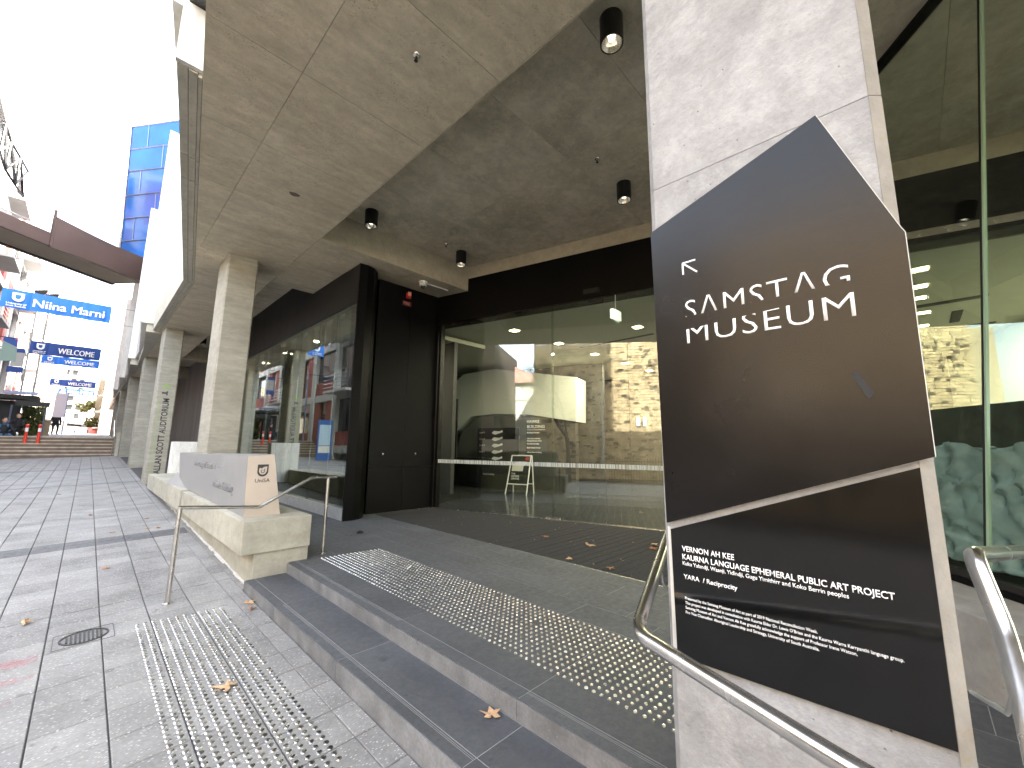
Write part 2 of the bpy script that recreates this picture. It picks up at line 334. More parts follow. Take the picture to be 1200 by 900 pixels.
def bx(name, mat, dims, parent=None, bevel=0.0): return MB().box(*dims).build(name, mat, parent, bevel=bevel)
def tag(o, label=None, cat=None, group=None, kind=None):
    if label: o['label'] = label
    if cat: o['category'] = cat
    if group: o['group'] = group
    if kind: o['kind'] = kind
    return o
def thing(name, label, cat, loc=(0, 0, 0), group=None, kind=None, rz=0.0):
    o = bpy.data.objects.new(name, None); COL.objects.link(o); o.location = loc; o.rotation_euler = (0, 0, rz); o.empty_display_size = 0.1
    return tag(o, label, cat, group, kind)
def structure(name): return thing(name, None, None, kind='structure')
def dup(o, parent=None):
    c = o.copy(); COL.objects.link(c)
    if parent: c.parent = parent
    for ch in o.children: dup(ch, c)
    return c
def text(name, body, size, origin, right, up, mat, parent, bold=0.0, align='LEFT', fit=None, depth=0.001, cut=None, spacing=1.0):
    """flat lettering as a mesh; right/up are world directions; fit = total length to stretch to"""
    cu = bpy.data.curves.new(name, 'FONT'); cu.body = body; cu.size = size; cu.offset = bold; cu.align_x = align
    cu.space_character = spacing; cu.resolution_u = 3
    ob = bpy.data.objects.new(name, cu); COL.objects.link(ob)
    bpy.context.view_layer.update()
    dg = bpy.context.evaluated_depsgraph_get(); me = bpy.data.meshes.new_from_object(ob.evaluated_get(dg))
    bpy.data.objects.remove(ob); bpy.data.curves.remove(cu)
    r = Vector(right).normalized(); u = Vector(up).normalized(); nn = r.cross(u)
    sx = 1.0
    if fit:
        xs = [v.co.x for v in me.vertices]; sx = fit / (max(xs) - min(xs)); x0 = min(xs)
        for v in me.vertices: v.co.x = (v.co.x - x0) * sx
    bm = bmesh.new(); bm.from_mesh(me)
    if cut:
        for co, no in cut:
            bmesh.ops.bisect_plane(bm, geom=bm.verts[:] + bm.edges[:] + bm.faces[:], plane_co=co, plane_no=no, clear_outer=True)
    res = bmesh.ops.extrude_face_region(bm, geom=bm.faces[:])
    for v in [g for g in res['geom'] if isinstance(g, bmesh.types.BMVert)]: v.co.z += depth
    for v in bm.verts: v.co = Vector(origin) + r * v.co.x + u * v.co.y + nn * v.co.z
    bmesh.ops.recalc_face_normals(bm, faces=bm.faces)
    bm.to_mesh(me); bm.free()
    me.materials.clear(); me.materials.append(mat); me.name = name
    o = bpy.data.objects.new(name, me); COL.objects.link(o); o.parent = parent
    return o

# ------------------------------------------------------------------ ground height
YB, YS = 5.4, 29.4
def gz(x, y):
    z = -0.2115 + 0.033 * (min(x, 3) - 1.3)
    if y < YB: z += 0.012 * (y - 3.24)
    else: z += 0.012 * (YB - 3.24) + 0.034 * (min(y, YS) - YB)
    return z

# ================================================================== GROUND
ys = [-60, -10, 0, YB, 12, 20, YS]; xs = [-10.2, -6, -2, 1.29, 3.0]
g = MB(); v = [(x, y, gz(x, y) - 0.012) for y in ys for x in xs]; nx = len(xs)
f = [(j*nx + i, j*nx + i + 1, (j+1)*nx + i + 1, (j+1)*nx + i) for j in range(len(ys)-1) for i in range(nx-1)]
g.add(v, f)
plaza = structure('pavement')
g.build('paving_bed', M['joint'], plaza, fix=False)
ground = MB().add([(-400, -400, -1.2), (400, -400, -1.2), (400, 900, -1.2), (-400, 900, -1.2)], [(0, 1, 2, 3)]).build('ground', M['asphalt'], fix=False)
tag(ground, kind='structure')
ZU = 1.56
def uz(y): return ZU + 0.018 * (y - 31.4)
up = MB().add([(-60, 31.42, -1), (40, 31.42, -1), (40, 31.42, ZU), (-60, 31.42, ZU), (-60, 300, uz(300)), (40, 300, uz(300))], [(0, 1, 2, 3), (3, 2, 5, 4)])
tag(up.build('upper_street', M['asphalt'], fix=False), kind='structure')

PW = 0.30
def paver_mesh(w, l, mat, name, ch=0.004, th=0.02):
    a, b = w/2, l/2
    v = [(-a,-b,-th),(a,-b,-th),(a,b,-th),(-a,b,-th),(-a,-b,-ch),(a,-b,-ch),(a,b,-ch),(-a,b,-ch),
         (-a+ch,-b+ch,0),(a-ch,-b+ch,0),(a-ch,b-ch,0),(-a+ch,b-ch,0)]
    f = [(8,9,10,11)] + [(i, (i+1) % 4, 4 + (i+1) % 4, 4 + i) for i in range(4)] + [(4+i, 4+(i+1) % 4, 8+(i+1) % 4, 8+i) for i in range(4)]
    me = bpy.data.meshes.new(name); me.from_pydata(v, [], f); me.materials.append(mat); return me
PM = paver_mesh(PW - 0.007, PW - 0.0065, M['paver'], 'paver')
PM_cut = paver_mesh(0.124, PW - 0.0065, M['paver'], 'cut_paver')
PB = paver_mesh(PW - 0.006, 0.222, M['band'], 'band_paver')
X0 = -0.035
def slope(y): return 0.012 if y < YB else 0.034
def place_paver(me, x, y, name='paver'):
    o = bpy.data.objects.new(name, me); COL.objects.link(o); o.parent = plaza
    o.location = (x, y, gz(x, y) + random.uniform(-0.0008, 0.0008))
    o.rotation_euler = (math.atan(slope(y)) + random.uniform(-.0015, .0015), -math.atan(0.033) + random.uniform(-.002, .002), 0)
far = MB(); farband = MB(); count = 0
BANDS = (8.25, 16.2, 21.6)
y = 0.15
def flat_paver(mb, x0, x1, y0, y1):
    e = 0.004
    c = [(x0,y0),(x1,y0),(x1,y1),(x0,y1)]; i = [(x0+e,y0+e),(x1-e,y0+e),(x1-e,y1-e),(x0+e,y1-e)]
    dz = random.uniform(-.0008, .0008)
    v = [(a, b, gz(a, b) - 0.011) for a, b in c] + [(a, b, gz(a, b) + dz) for a, b in i]
    mb.add(v, [(4,5,6,7)] + [(k, (k+1) % 4, 4 + (k+1) % 4, 4 + k) for k in range(4)])
rows = []
y = -3.15 + 0.0
while y < YS - 0.05:
    hit = [b for b in BANDS if abs(y - b) < 0.16]
    if hit:
        w = 0.225
        nrow = 2 if hit[0] == 8.25 else 1
        for k in range(nrow): rows.append((y, y + w, 'band')); y += w
    else:
        l = min(0.30, YS - y); rows.append((y, y + l, 'p')); y += l
for (ya, yb, kind) in rows:
    yc = (ya + yb) / 2; dy = yb - ya
    for i in range(-27, 5):
        x0 = X0 + PW * i; x1 = min(x0 + PW, 1.288); xc = (x0 + x1) / 2
        if x1 - x0 < 0.05: continue
        if yc > 22 and xc < -4.6: continue
        if x0 > 0.0 and x0 < 0.3 and 4.62 < yc < 5.0: pass
        near = 1.35 < yc < 11.8 and xc > -0.11 * yc - 0.35 and abs(dy - 0.30) < 0.01
        isman = False
        if kind == 'band':
            if 1.35 < yc < 12 and xc > -0.11 * yc - 0.35 and x1 - x0 > 0.29:
                place_paver(PB, xc, yc, 'band_paver')
            else: flat_paver(farband, x0 + .002, x1 - .002, ya + .0015, yb - .0015)
        elif near and x1 - x0 > 0.29: place_paver(PM, xc, yc); count += 1
        elif near: place_paver(PM_cut, xc, yc); count += 1
        else: flat_paver(far, x0 + .003, x1 - .003, ya + .0015, yb - .0015)
yc = 5.08
while yc < 14.2:
    flat_paver(far, 1.291, 1.372, yc + .002, yc + .298); yc += .30
tag(far.build('paver_field', M['paver'], plaza, fix=False), kind='stuff')
tag(farband.build('band_paver_field', M['band'], plaza, fix=False), kind='stuff')
# pink spray paint streaks left on the paving
sp = thing('spray_marking', 'faded pink spray paint streaks on the grey paving at the left edge', 'paint mark', (-0.2, 4.2, gz(-.2, 4.2)))
for (x0, x1, y0, y1) in ((-0.62, -0.06, 4.57, 4.72), (-0.62, -0.06, 4.30, 4.37), (-0.7, -0.13, 3.98, 4.06), (-0.6, -0.12, 3.70, 3.75)):
    m = MB(); n = 14; top = []; bot = []
    for k in range(n + 1):
        t = k / n; x = x0 + (x1 - x0) * t
        top.append((x, y1 + random.uniform(-.03, .02) - .02*t, 0)); bot.append((x, y0 + random.uniform(-.02, .03) - .02*t, 0))
    pts = bot + top[::-1]
    v = [(a + 0.2, b - 4.2, gz(a, b) + 0.0016 - gz(-.2, 4.2)) for a, b, _ in pts]
    m.add(v, [(k, k+1, 2*n + 1 - k - 1, 2*n + 1 - k) for k in range(n)])
    m.build('paint_streak', M['pinkspray'], sp, fix=False)

# manhole: square frame with a round cover
mh = thing('manhole_cover', 'round cast iron access cover set in the grey paving', 'manhole cover', (0.17, 4.83, gz(.17, 4.83) + 0.003))
mh.rotation_euler = (math.atan(0.012), -math.atan(0.033), 0)
def ring(mb, r0, r1, z0, z1, n=40):
    v = []; 
    for k in range(n):
        a = 2*math.pi*k/n; c, s_ = math.cos(a), math.sin(a)
        v += [(r0*c, r0*s_, z0), (r1*c, r1*s_, z0), (r1*c, r1*s_, z1), (r0*c, r0*s_, z1)]
    f = []
    for k in range(n):
        a = 4*k; b = 4*((k+1) % n)
        for j in range(4): f.append((a + j, a + (j+1) % 4, b + (j+1) % 4, b + j))
    mb.add(v, f)
m = MB(); ring(m, 0.128, 0.14, -0.01, 0.004); m.build('rim', M['cast_iron'], mh)
MB().lathe([(0.0, -0.012), (0.126, -0.012), (0.126, -0.004), (0.0, -0.004)], (0, 0, 0), 40).build('cover', M['cast_iron'], mh)
for k in range(-4, 5):
    h = math.sqrt(0.115**2 - (k*0.024)**2)
    MB().box(k*0.024 - 0.006, k*0.024 + 0.006, -h, h, -0.0045, 0.0045).build('rib', M['cast_iron'], mh)
for (a, b, c, d) in ((-0.17, 0.17, 0.155, 0.158), (-0.17, 0.17, -0.158, -0.155), (-0.17, -0.167, -0.155, 0.155), (0.167, 0.17, -0.155, 0.155)):
    MB().box(a, b, c, d, -0.006, 0.0006).build('frame_edge', M['joint'], mh)

# tactile studs on the plaza
def stud(mb, x, y, z, r=0.0165, h=0.0048, n=10):
    k = len(mb.v)
    if random.random() < 0.006: return
    h *= random.uniform(.85, 1.1); tx, ty = random.gauss(0, .03), random.gauss(0, .03)
    for (rr, zz) in ((r, 0), (r*0.88, h*.62), (r*.5, h)):
        for i in range(n):
            a = 2*math.pi*i/n; mb.v.append((x + rr*math.cos(a), y + rr*math.sin(a), z + zz + (tx*math.cos(a) + ty*math.sin(a))*rr*(zz > 0)))
    for j in range(2):
        for i in range(n): mb.f.append((k + j*n + i, k + j*n + (i+1) % n, k + j*n + n + (i+1) % n, k + j*n + n + i))
    mb.f.append(tuple(k + 2*n + i for i in range(n)))
ts = MB(); step_ = 0.0507
for i in range(12):
    for j in range(0, 75):
        yy = 4.80 - j*step_ - i*0.009
        if yy < 1.2: break
        stud(ts, 0.476 + i*0.0512, yy, gz(0.476 + i*0.0512, yy))
o = ts.build('tactile_studs', M['stud'], fix=False); tag(o, 'field of stainless tactile studs on the grey plaza paving', 'tactile paving', kind='stuff')

# ================================================================== LANDING AND STEPS
land = structure('landing')
bx('landing_bed', M['grout'], (1.71, 3.93, -2.0, 20.0, -0.5, -0.0012), land)
bx('mat_well_floor', M['riser'], (3.931, 12.0, -2.0, 20.0, -0.5, -0.0075), land)
def tile(name, mat, x0, x1, y0, y1, z, parent, th=0.03, gap=0.004, ch=0.0008):
    a, b = x1 - x0 - gap, y1 - y0 - gap
    key = (round(a, 3), round(b, 3), mat.name)
    me = TILE.get(key)
    if me is None: me = paver_mesh(a, b, mat, name, ch, th); TILE[key] = me
    o = bpy.data.objects.new(name, me); COL.objects.link(o); o.parent = parent
    o.location = ((x0 + x1)/2, (y0 + y1)/2, z + random.uniform(-.0004, .0004)); return o
TILE = {}
# tread slabs of the upper step (X 1.79-2.73), joints at 1.59, 2.86, ...
joints = [-1.8, -0.06, 0.32, 1.59, 2.86, 4.13, 5.05]
for a, b in zip(joints, joints[1:]):
    tile('tread_slab', M['bluestone'], 1.795, 2.735, a, b, 0.0, land)
    tile('nosing', M['bluestone'], 1.70, 1.795, a, b, 0.0, land, th=0.04)
    MB().box(1.692, 1.70, a + .0015, b - .0015, -0.1, -0.004).build('riser', M['riser'], land)
    for xl in (1.768, 1.778): MB().box(xl, xl + .0018, a + .002, b - .002, -0.01, 0.0003).build('nosing_strip', M['grout'], land)
# paving beyond the tactile strip: rows 0.31 wide, half-bond
rowx = [2.735, 3.045, 3.355, 3.665, 3.93]
for r_i, (a, b) in enumerate(zip(rowx, rowx[1:])):
    yy = -0.06; off = (0.94, 1.21, 0.94, 1.21)[r_i] - 1.22 + 0.55
    cuts = [-1.92]; c = -1.92 + (off % 0.62)
    while c < 14.5:
        if c - cuts[-1] > 0.1: cuts.append(c)
        c += 0.62
    for p, q in zip(cuts, cuts[1:]): tile('floor_tile', M['bluestone'], a, b, p, q, 0.0, land)
# side strip beside the planter and along the shop front
for (a, b, y0, y1) in ((1.71, 2.22, 5.05, 14.5), (2.22, 2.735, 5.05, 14.5)):
    c = y0
    while c < y1: tile('floor_tile', M['bluestone'], a, b, c, min(c + 0.62, y1), 0.0, land); c += 0.62
bx('arcade_floor', M['bluestone'], (1.3, 3.93, 14.51, 29.4, -0.3, -0.002), land)
# lower step
low = structure('lower_step')
bx('step_bed', M['grout'], (1.306, 1.691, -0.06, 5.05, -0.45, -0.1012), low)
lj = [-0.06, 0.28, 1.545, 2.82, 4.09, 5.05]
for a, b in zip(lj, lj[1:]):
    tile('tread_slab', M['bluestone'], 1.385, 1.690, a, b, -0.10, low)
    tile('nosing', M['bluestone'], 1.302, 1.385, a, b, -0.10, low, th=0.04)
    MB().box(1.294, 1.303, a + .0015, b - .0015, -0.40, -0.104).build('riser', M['riser'], low)
    for xl in (1.362, 1.371): MB().box(xl, xl + .0018, a + .002, b - .002, -0.11, -0.0997).build('nosing_strip', M['grout'], low)
# landing tactile studs
ts = MB()
for i in range(15):
    for j in range(0, 110):
        xx = 2.03 + i*0.0478; yy = 4.98 - i*0.004 - j*0.0478
        if yy < 0.05: break
        stud(ts, xx, yy, 0.0, r=0.0115, h=0.0075, n=8)
o = ts.build('landing_tactile_studs', M['stud'], fix=False); tag(o, 'field of stainless tactile studs on the dark landing above the steps', 'tactile paving', kind='stuff')
# recessed entrance mat between the tiles and the doors
A = Vector((5.31, 7.39, 0)); Bv = Vector((6.5, 2.93, 0)); dd = (Bv - A).normalized(); nn = Vector((-dd.y, dd.x, 0))   # nn points into the foyer
def DP(u, off, z): return A + dd*u + nn*off + Vector((0, 0, z))
mat_o = structure('entrance_mat_well')
yy = 7.42
k = 0
def xdoor(y): return A.x + (y - A.y) * dd.x / dd.y
while yy > -1.6:
    y1 = yy - 0.128
    p = [(3.934, yy), (3.934 + 0.0, y1), (xdoor(y1) - 0.05, y1 - 0.0), (xdoor(yy) - 0.05, yy)]
    sk = 0.16
    p = [(3.934, yy - 0), (3.934, y1 + .010), (xdoor(y1) - 0.05, y1 + .010), (xdoor(yy) - 0.05, yy)]
    MB().prism([p[1], p[2], p[3], p[0]], -0.02, -0.004 + 0.0012*(k % 2)).build('mat_strip', M['mat'], mat_o)
    yy = y1; k += 1
MB().box(3.922, 3.932, -1.9, 7.42, -0.02, 0.0008).build('edge_trim', M['steel'], mat_o)
# metal threshold at the doors
th = structure('door_threshold')
MB().hexa([DP(-.05,-.05,-.01), DP(8.2,-.05,-.01), DP(8.2,-.02,-.01), DP(-.05,-.02,-.01)], [DP(-.05,-.05,.004), DP(8.2,-.05,.004), DP(8.2,-.02,.004), DP(-.05,-.02,.004)]).build('threshold_bar', M['steel'], th)
MB().box(3.9, 5.28, 7.41, 7.44, -.01, .004).build('threshold_bar', M['steel'], th)

# ================================================================== PLANTER WALL + SIGN BLOCK
pl = thing('planter_wall', 'long pale concrete bench wall with recessed foot beside the steps', 'low wall', (1.6, 9, -0.2))
def plc(mb, name, mat): 
    o = mb.build(name, mat, pl, bevel=0.008); o.location = (-1.6, -9, 0.2); return o
plc(MB().box(1.235, 1.915, 5.05, 8.93, 0.145, 0.485), 'coping_block', M['planter'])
plc(MB().box(1.225, 1.90, 9.06, 14.2, 0.15, 0.50), 'coping_block', M['planter'])
plc(MB().box(1.365, 1.91, 5.075, 14.1, -0.5, 0.146), 'foot', M['planter'])
plc(MB().box(1.25, 1.90, 8.931, 9.059, 0.16, 0.43), 'slot_filler', M['stepdark'])
rg = MB()
yk = 5.2
while yk < 14:
    w = random.uniform(0.12, 0.3); hgt = random.uniform(0.003, 0.012)
    x_ = 1.345 + random.uniform(-.012, .01)
    rg.add([(x_, yk, gz(x_, yk)), (1.37, yk, gz(1.37, yk)), (1.37, yk + w, gz(1.37, yk + w)), (x_, yk + w, gz(x_, yk + w)), (1.366, yk, gz(1.3, yk) + hgt*2), (1.366, yk + w, gz(1.3, yk + w) + hgt*2)],
           [(0, 3, 5, 4), (0, 4, 1), (3, 2, 5)])
    yk += w
plc(rg, 'sealant_smear', plain('pale sealant', (.5, .49, .46), .8, noise=.2, scale=12))
sb = thing('entry_sign_block', 'faceted metal clad sign block with university lettering on the bench wall', 'sign', (1.45, 7, 0.485))
def inv(mb, par, name, mat, **k):
    o = mb.build(name, mat, par, **k); o.location = -Vector(par.location); return o
# corner points: near end face leans back slightly; the street face runs away; far low corner chamfered
b0, b1, t0, t1 = (1.30,5.35,.486), (1.665,5.35,.486), (1.285,5.36,1.15), (1.555,5.36,1.165)
fb0, fb1, ft0, ft1 = (1.335,10.1,.502), (1.62,10.1,.502), (1.36,10.7,1.10), (1.60,10.7,1.10)
inv(MB().hexa([b0, b1, fb1, fb0], [t0, t1, ft1, ft0]), sb, 'metal_body', M['signblock'])
e = 0.003
inv(MB().slab([(b0[0]+.002, 5.3485, b0[2]), (b1[0]-.002, 5.3485, b1[2]), (t1[0]-.002, 5.3585, t1[2]-.002), (t0[0]+.002, 5.3585, t0[2]-.002)], (0, -e, 0)), sb, 'end_face', M['signend'])
inv(MB().add([(1.29, 10.25, .503), (1.2, 10.6, .503), (1.34, 10.9, .503), (1.335, 9.3, .503), (1.355, 10.6, .72), (1.45, 10.9, .503)], [(1, 3, 4), (1, 4, 2), (2, 4, 5), (3, 5, 4)]), sb, 'folded_corner', M['signblock'], fix=False)
# lettering on the street face: runs towards the viewer
fr = (Vector(b0) - Vector(fb0)).normalized(); fu = (Vector(t0) - Vector(b0)).normalized()
def face_pt(y, z):
    t = (y - 5.35)/(10.4 - 5.35); x = 1.293 + 0.045*t - (z - .5)/.65*0.006 - 0.003
    return (x - 1.45, y - 7, z - .485)
text('lettering', 'University of South Australia', 0.15, face_pt(8.75, 0.93), fr, fu, M['etched'], sb, fit=2.35, bold=0.002)
text('lettering', 'Hawke Building', 0.15, face_pt(7.05, 0.70), fr, fu, M['etched'], sb, fit=1.15, bold=0.002)
# shield emblem + UniSA on the end face
yf = 5.351 - 7
lg = MB()
def arc(cx, cz, r, a0, a1, n): return [(cx + r*math.cos(R(a0 + (a1-a0)*k/n)), cz + r*math.sin(R(a0 + (a1-a0)*k/n))) for k in range(n+1)]
def emblem(parent, cx, cz, s, y, mat, inner, prefix='emblem'):
    out = [(-0.5, 0.62), (0.5, 0.62), (0.5, -0.05)] + [(0.5*math.cos(R(a)), -0.1 + 0.5*math.sin(R(a))) for a in range(-10, -171, -16)] + [(-0.5, -0.05)]
    MB().slab([(cx + s*a, y, cz + s*b) for a, b in out][::-1], (0, -0.002, 0)).build(prefix, mat, parent)
    # pale torch-like swirl
    sw = [(-0.36, 0.12), (-0.30, 0.30), (-0.12, 0.20), (0.06, 0.36), (0.38, 0.42), (0.36, -0.08), (0.24, -0.33), (0.0, -0.42), (-0.24, -0.33), (-0.36, -0.1)]
    MB().slab([(cx + s*a, y - .0022, cz + s*b) for a, b in sw][::-1], (0, -0.001, 0)).build('swirl', inner, parent)
    u = [(-0.16, 0.1), (-0.16, -0.12), (-0.08, -0.22), (0.06, -0.22), (0.15, -0.12), (0.15, 0.18)]
    MB().tube([(cx + s*a, y - .0034, cz + s*b) for a, b in u], 0.035*s, 5).build('curl', mat, parent)
    MB().box(cx - .02*s, cx + .02*s, y - .0045, y - .0034, cz - .1*s, cz + .12*s).build('curl', mat, parent)
emblem(sb, 1.445 - 1.45, 0.985 - .485, 0.11, 5.3525 - 7 - .0035, M['darkletter'], M['signend'])
text('lettering', 'UniSA', 0.06, (1.375 - 1.45, 5.3525 - 7 - .004, 0.855 - .485), (1, 0, 0), (0, 0.01, 1), M['darkletter'], sb, fit=0.15)

# ================================================================== HANDRAILS
def arcpts(pts, r=0.06, n=6):
    """round the corners of a polyline"""
    P = [Vector(p) for p in pts]; out = [P[0]]
    for i in range(1, len(P)-1):
        a = (P[i-1] - P[i]); b = (P[i+1] - P[i]); ra = min(r, a.length*0.45, b.length*0.45)
        s_ = P[i] + a.normalized()*ra; e_ = P[i] + b.normalized()*ra
        for k in range(n+1):
            t = k/n; out.append(s_*(1-t)**2 + P[i]*2*t*(1-t) + e_*t*t)
    out.append(P[-1]); return out
hr = thing('stair_handrail', 'thin stainless handrail crossing before the bench wall at the steps far end', 'handrail', (1.4, 5.2, 0))
def L(p, o): return (p[0]-o[0], p[1]-o[1], p[2]-o[2])
o_ = (1.4, 5.2, 0)
inv(MB().tube(arcpts([(0.70, 5.18, 0.665), (1.40, 5.18, 0.605), (1.93, 5.18, 0.895), (2.22, 5.18, 0.892)], 0.03, 3), 0.019, 12), hr, 'top_rail', M['steel'], smooth=True)
inv(MB().tube([(0.71, 5.18, gz(.7, 5.2)), (0.715, 5.18, 0.66)], 0.021, 12), hr, 'post', M['steel'], smooth=True)
inv(MB().tube([(2.12, 5.18, 0.0), (2.12, 5.18, 0.885)], 0.019, 12), hr, 'post', M['steel'], smooth=True)
inv(MB().lathe([(0.045, 0), (0.045, 0.006), (0.022, 0.01)], (0.71, 5.18, gz(.7, 5.2)), 20), hr, 'base_flange', M['steel'])
inv(MB().lathe([(0.04, 0), (0.04, 0.006), (0.021, 0.01)], (2.12, 5.18, 0.0), 20), hr, 'base_flange', M['steel'])
h2 = thing('column_handrail', 'thick stainless handrail bending round the street side of the black signed column', 'handrail', (1.2, 0.5, 0))
inv(MB().tube(arcpts([(2.15, 0.84, 1.04), (1.62, 0.72, 0.945), (1.065, 0.572, 0.80), (0.87, 0.115, 0.80), (0.79, -0.12, 0.80)], 0.055, 7), 0.0178, 16), h2, 'top_rail', M['steel'], smooth=True)
inv(MB().tube(arcpts([(1.42, 0.665, 0.88), (1.45, 0.665, 0.80), (1.5, 0.56, 0.80)], 0.03, 5), 0.007, 8), h2, 'bracket', M['steel'], smooth=True)
inv(MB().tube([(2.1, 0.83, 1.03), (2.1, 0.83, 0.0)], 0.019, 12), h2, 'post', M['steel'], smooth=True)
h3 = thing('ramp_handrail', 'stainless handrail with square bend at the right of the signed column', 'handrail', (1.3, -0.1, 0))
inv(MB().tube(arcpts([(2.62, -0.345, 0.905), (2.05, -0.206, 0.975), (1.45, -0.073, 1.045), (1.40, -0.098, 0.912), (1.30, -0.103, 0.81), (1.1, -0.10, 0.62)], 0.03, 7), 0.0185, 16), h3, 'top_rail', M['steel'], smooth=True)
inv(MB().tube(arcpts([(1.38, -0.10, 0.80), (1.39, -0.088, 0.745), (1.60, -0.045, 0.69)], 0.012, 5), 0.007, 8), h3, 'bracket', M['steel'], smooth=True)
inv(MB().tube([(2.58, -0.335, 0.91), (2.58, -0.335, -0.0)], 0.019, 12), h3, 'post', M['steel'], smooth=True)

# ================================================================== BUILDING: museum block
ZS, ZI = 4.65, 5.20
bld = thing('museum_building', 'raw concrete museum building with deep arcade soffit and black glazed entrance', 'building', (6, 15, 0))
bo = Vector(bld.location)
def part(mb, name, mat, parent=None, **k):
    p = parent or bld
    o = mb.build(name, mat, p, **k)
    o.location = -bo if p is bld else (0, 0, 0); return o
def eave(y):                       # street edge of the arcade soffit
    if y <= 10.72: return 0.27 + 0.137*(y - 3.7)
    if y <= 16.4: return 1.235
    if y <= 22: return 0.93 + 0.305*(y - 16.4)/5.6
    if y < 23.9: return 1.235
    if y < 29.5: return 1.0 + 0.235*(y - 23.9)/5.6
    return 1.235
# soffit formwork panels (each cast panel its own piece), grooves between
cj = [-4.0, -2.6, -1.35, -0.08, 1.18, 2.445, 3.68, 4.955, 6.2, 7.45, 8.50, 9.0, 10.72, 12.6, 14.5, 16.4, 19.2, 22.0, 23.9, 26.7, 29.5, 33, 37, 42]
G = 0.002
def soff(x0f, x1f, ya, yb, z, mat, name='soffit_panel', th=0.02):
    p = [(x0f(ya + G), ya + G), (x1f(ya + G), ya + G), (x1f(yb - G), yb - G), (x0f(yb - G), yb - G)]
    return part(MB().prism(p, z, z + th), name, mat)
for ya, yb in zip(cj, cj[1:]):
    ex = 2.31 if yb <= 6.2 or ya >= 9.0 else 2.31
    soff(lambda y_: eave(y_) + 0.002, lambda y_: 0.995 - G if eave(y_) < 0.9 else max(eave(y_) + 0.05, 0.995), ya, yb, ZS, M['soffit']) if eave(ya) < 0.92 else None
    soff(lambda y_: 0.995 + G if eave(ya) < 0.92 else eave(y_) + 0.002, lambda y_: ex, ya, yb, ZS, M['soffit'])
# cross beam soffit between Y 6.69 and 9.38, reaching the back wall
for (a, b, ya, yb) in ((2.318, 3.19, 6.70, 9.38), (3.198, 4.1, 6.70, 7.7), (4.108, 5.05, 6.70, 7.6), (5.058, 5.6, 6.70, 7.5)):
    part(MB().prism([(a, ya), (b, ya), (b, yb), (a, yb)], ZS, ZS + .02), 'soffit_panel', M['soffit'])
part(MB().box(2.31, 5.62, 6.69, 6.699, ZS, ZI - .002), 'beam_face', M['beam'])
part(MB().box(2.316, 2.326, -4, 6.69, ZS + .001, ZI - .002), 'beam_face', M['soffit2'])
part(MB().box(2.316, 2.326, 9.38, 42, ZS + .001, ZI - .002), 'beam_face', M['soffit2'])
part(MB().box(2.33, 3.2, 9.384, 9.40, ZS + .001, ZI - .002), 'beam_face', M['soffit2'])
# recessed ceiling panels
iy = [-4, -2.0, -0.62, 0.58, 1.82, 3.03, 4.24, 5.47, 6.688]; ix = [2.33, 4.18, 6.05, 9.0]
for ya, yb in zip(iy, iy[1:]):
    for xa, xb in zip(ix, ix[1:]):
        xr = lambda y_: min(xb - G, xdoor(y_) - 0.02)
        if xdoor(ya) < xa: continue
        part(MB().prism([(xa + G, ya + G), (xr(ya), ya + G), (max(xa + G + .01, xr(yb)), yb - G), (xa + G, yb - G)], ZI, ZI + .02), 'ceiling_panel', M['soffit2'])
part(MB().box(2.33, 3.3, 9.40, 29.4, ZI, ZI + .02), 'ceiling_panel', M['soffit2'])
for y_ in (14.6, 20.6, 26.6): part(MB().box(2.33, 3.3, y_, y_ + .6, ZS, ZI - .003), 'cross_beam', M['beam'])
# body above: solid mass that shades the street
part(MB().prism([(2.328, -40), (30, -40), (30, 60), (2.328, 60)], ZI + .025, 12.2), 'upper_storeys', M['white_con'])
part(MB().prism([(3.5, -3.6), (29, -3.6), (29, 46), (3.5, 46)], 12.201, 20.5), 'shade_mass', M['white_con'])  # unseen extra height, added to shade the wall across the street
part(MB().prism([(0.0, -4.0), (2.31, -4.0), (2.31, 60), (1.28, 60), (1.28, 10.8), (0.35, 3.9)], ZS + .022, ZI + .02), 'edge_beam', M['soffit'])
part(MB().prism([(0.62, -40.0), (2.327, -40.0), (2.327, 60), (1.34, 60), (1.34, 11.0), (0.62, 4.0)], ZI + .021, 12.0), 'upper_storeys', M['white_con'])
part(MB().box(0.2, 30, -40, -4.01, ZS, ZI + .02), 'edge_beam', M['soffit'])
# moulded fascia under-edge, pieces butted along the flare
def fasc(ya, yb, eaves, name='fascia_panel'):
    for (o0, o1, zz) in ((-0.19, -0.115, ZS + .05), (-0.108, -0.04, ZS + .035), (-0.033, -0.004, ZS + .01)):
        pts = [(eaves(ya) + o0, ya), (eaves(ya) + o1, ya), (eaves(yb) + o1, yb), (eaves(yb) + o0, yb)]
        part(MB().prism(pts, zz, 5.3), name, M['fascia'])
e1 = lambda y_: 0.27 + 0.137*(y_ - 3.7)
for ya, yb in ((4.45, 5.9), (5.91, 6.45), (6.46, 8.9), (8.91, 10.72)): fasc(ya, yb, e1)
for ya, yb in ((10.73, 13.5), (13.51, 16.39)): fasc(ya, yb, lambda y_: 1.235)
# near end of the fascia: pale end face, dark window above
part(MB().box(0.165, 0.37, 4.40, 4.448, ZS + .055, 5.32), 'fascia_end', M['white_con'])
part(MB().box(0.20, 0.60, 3.9, 4.46, 5.33, 7.5), 'corner_window', M['window'])
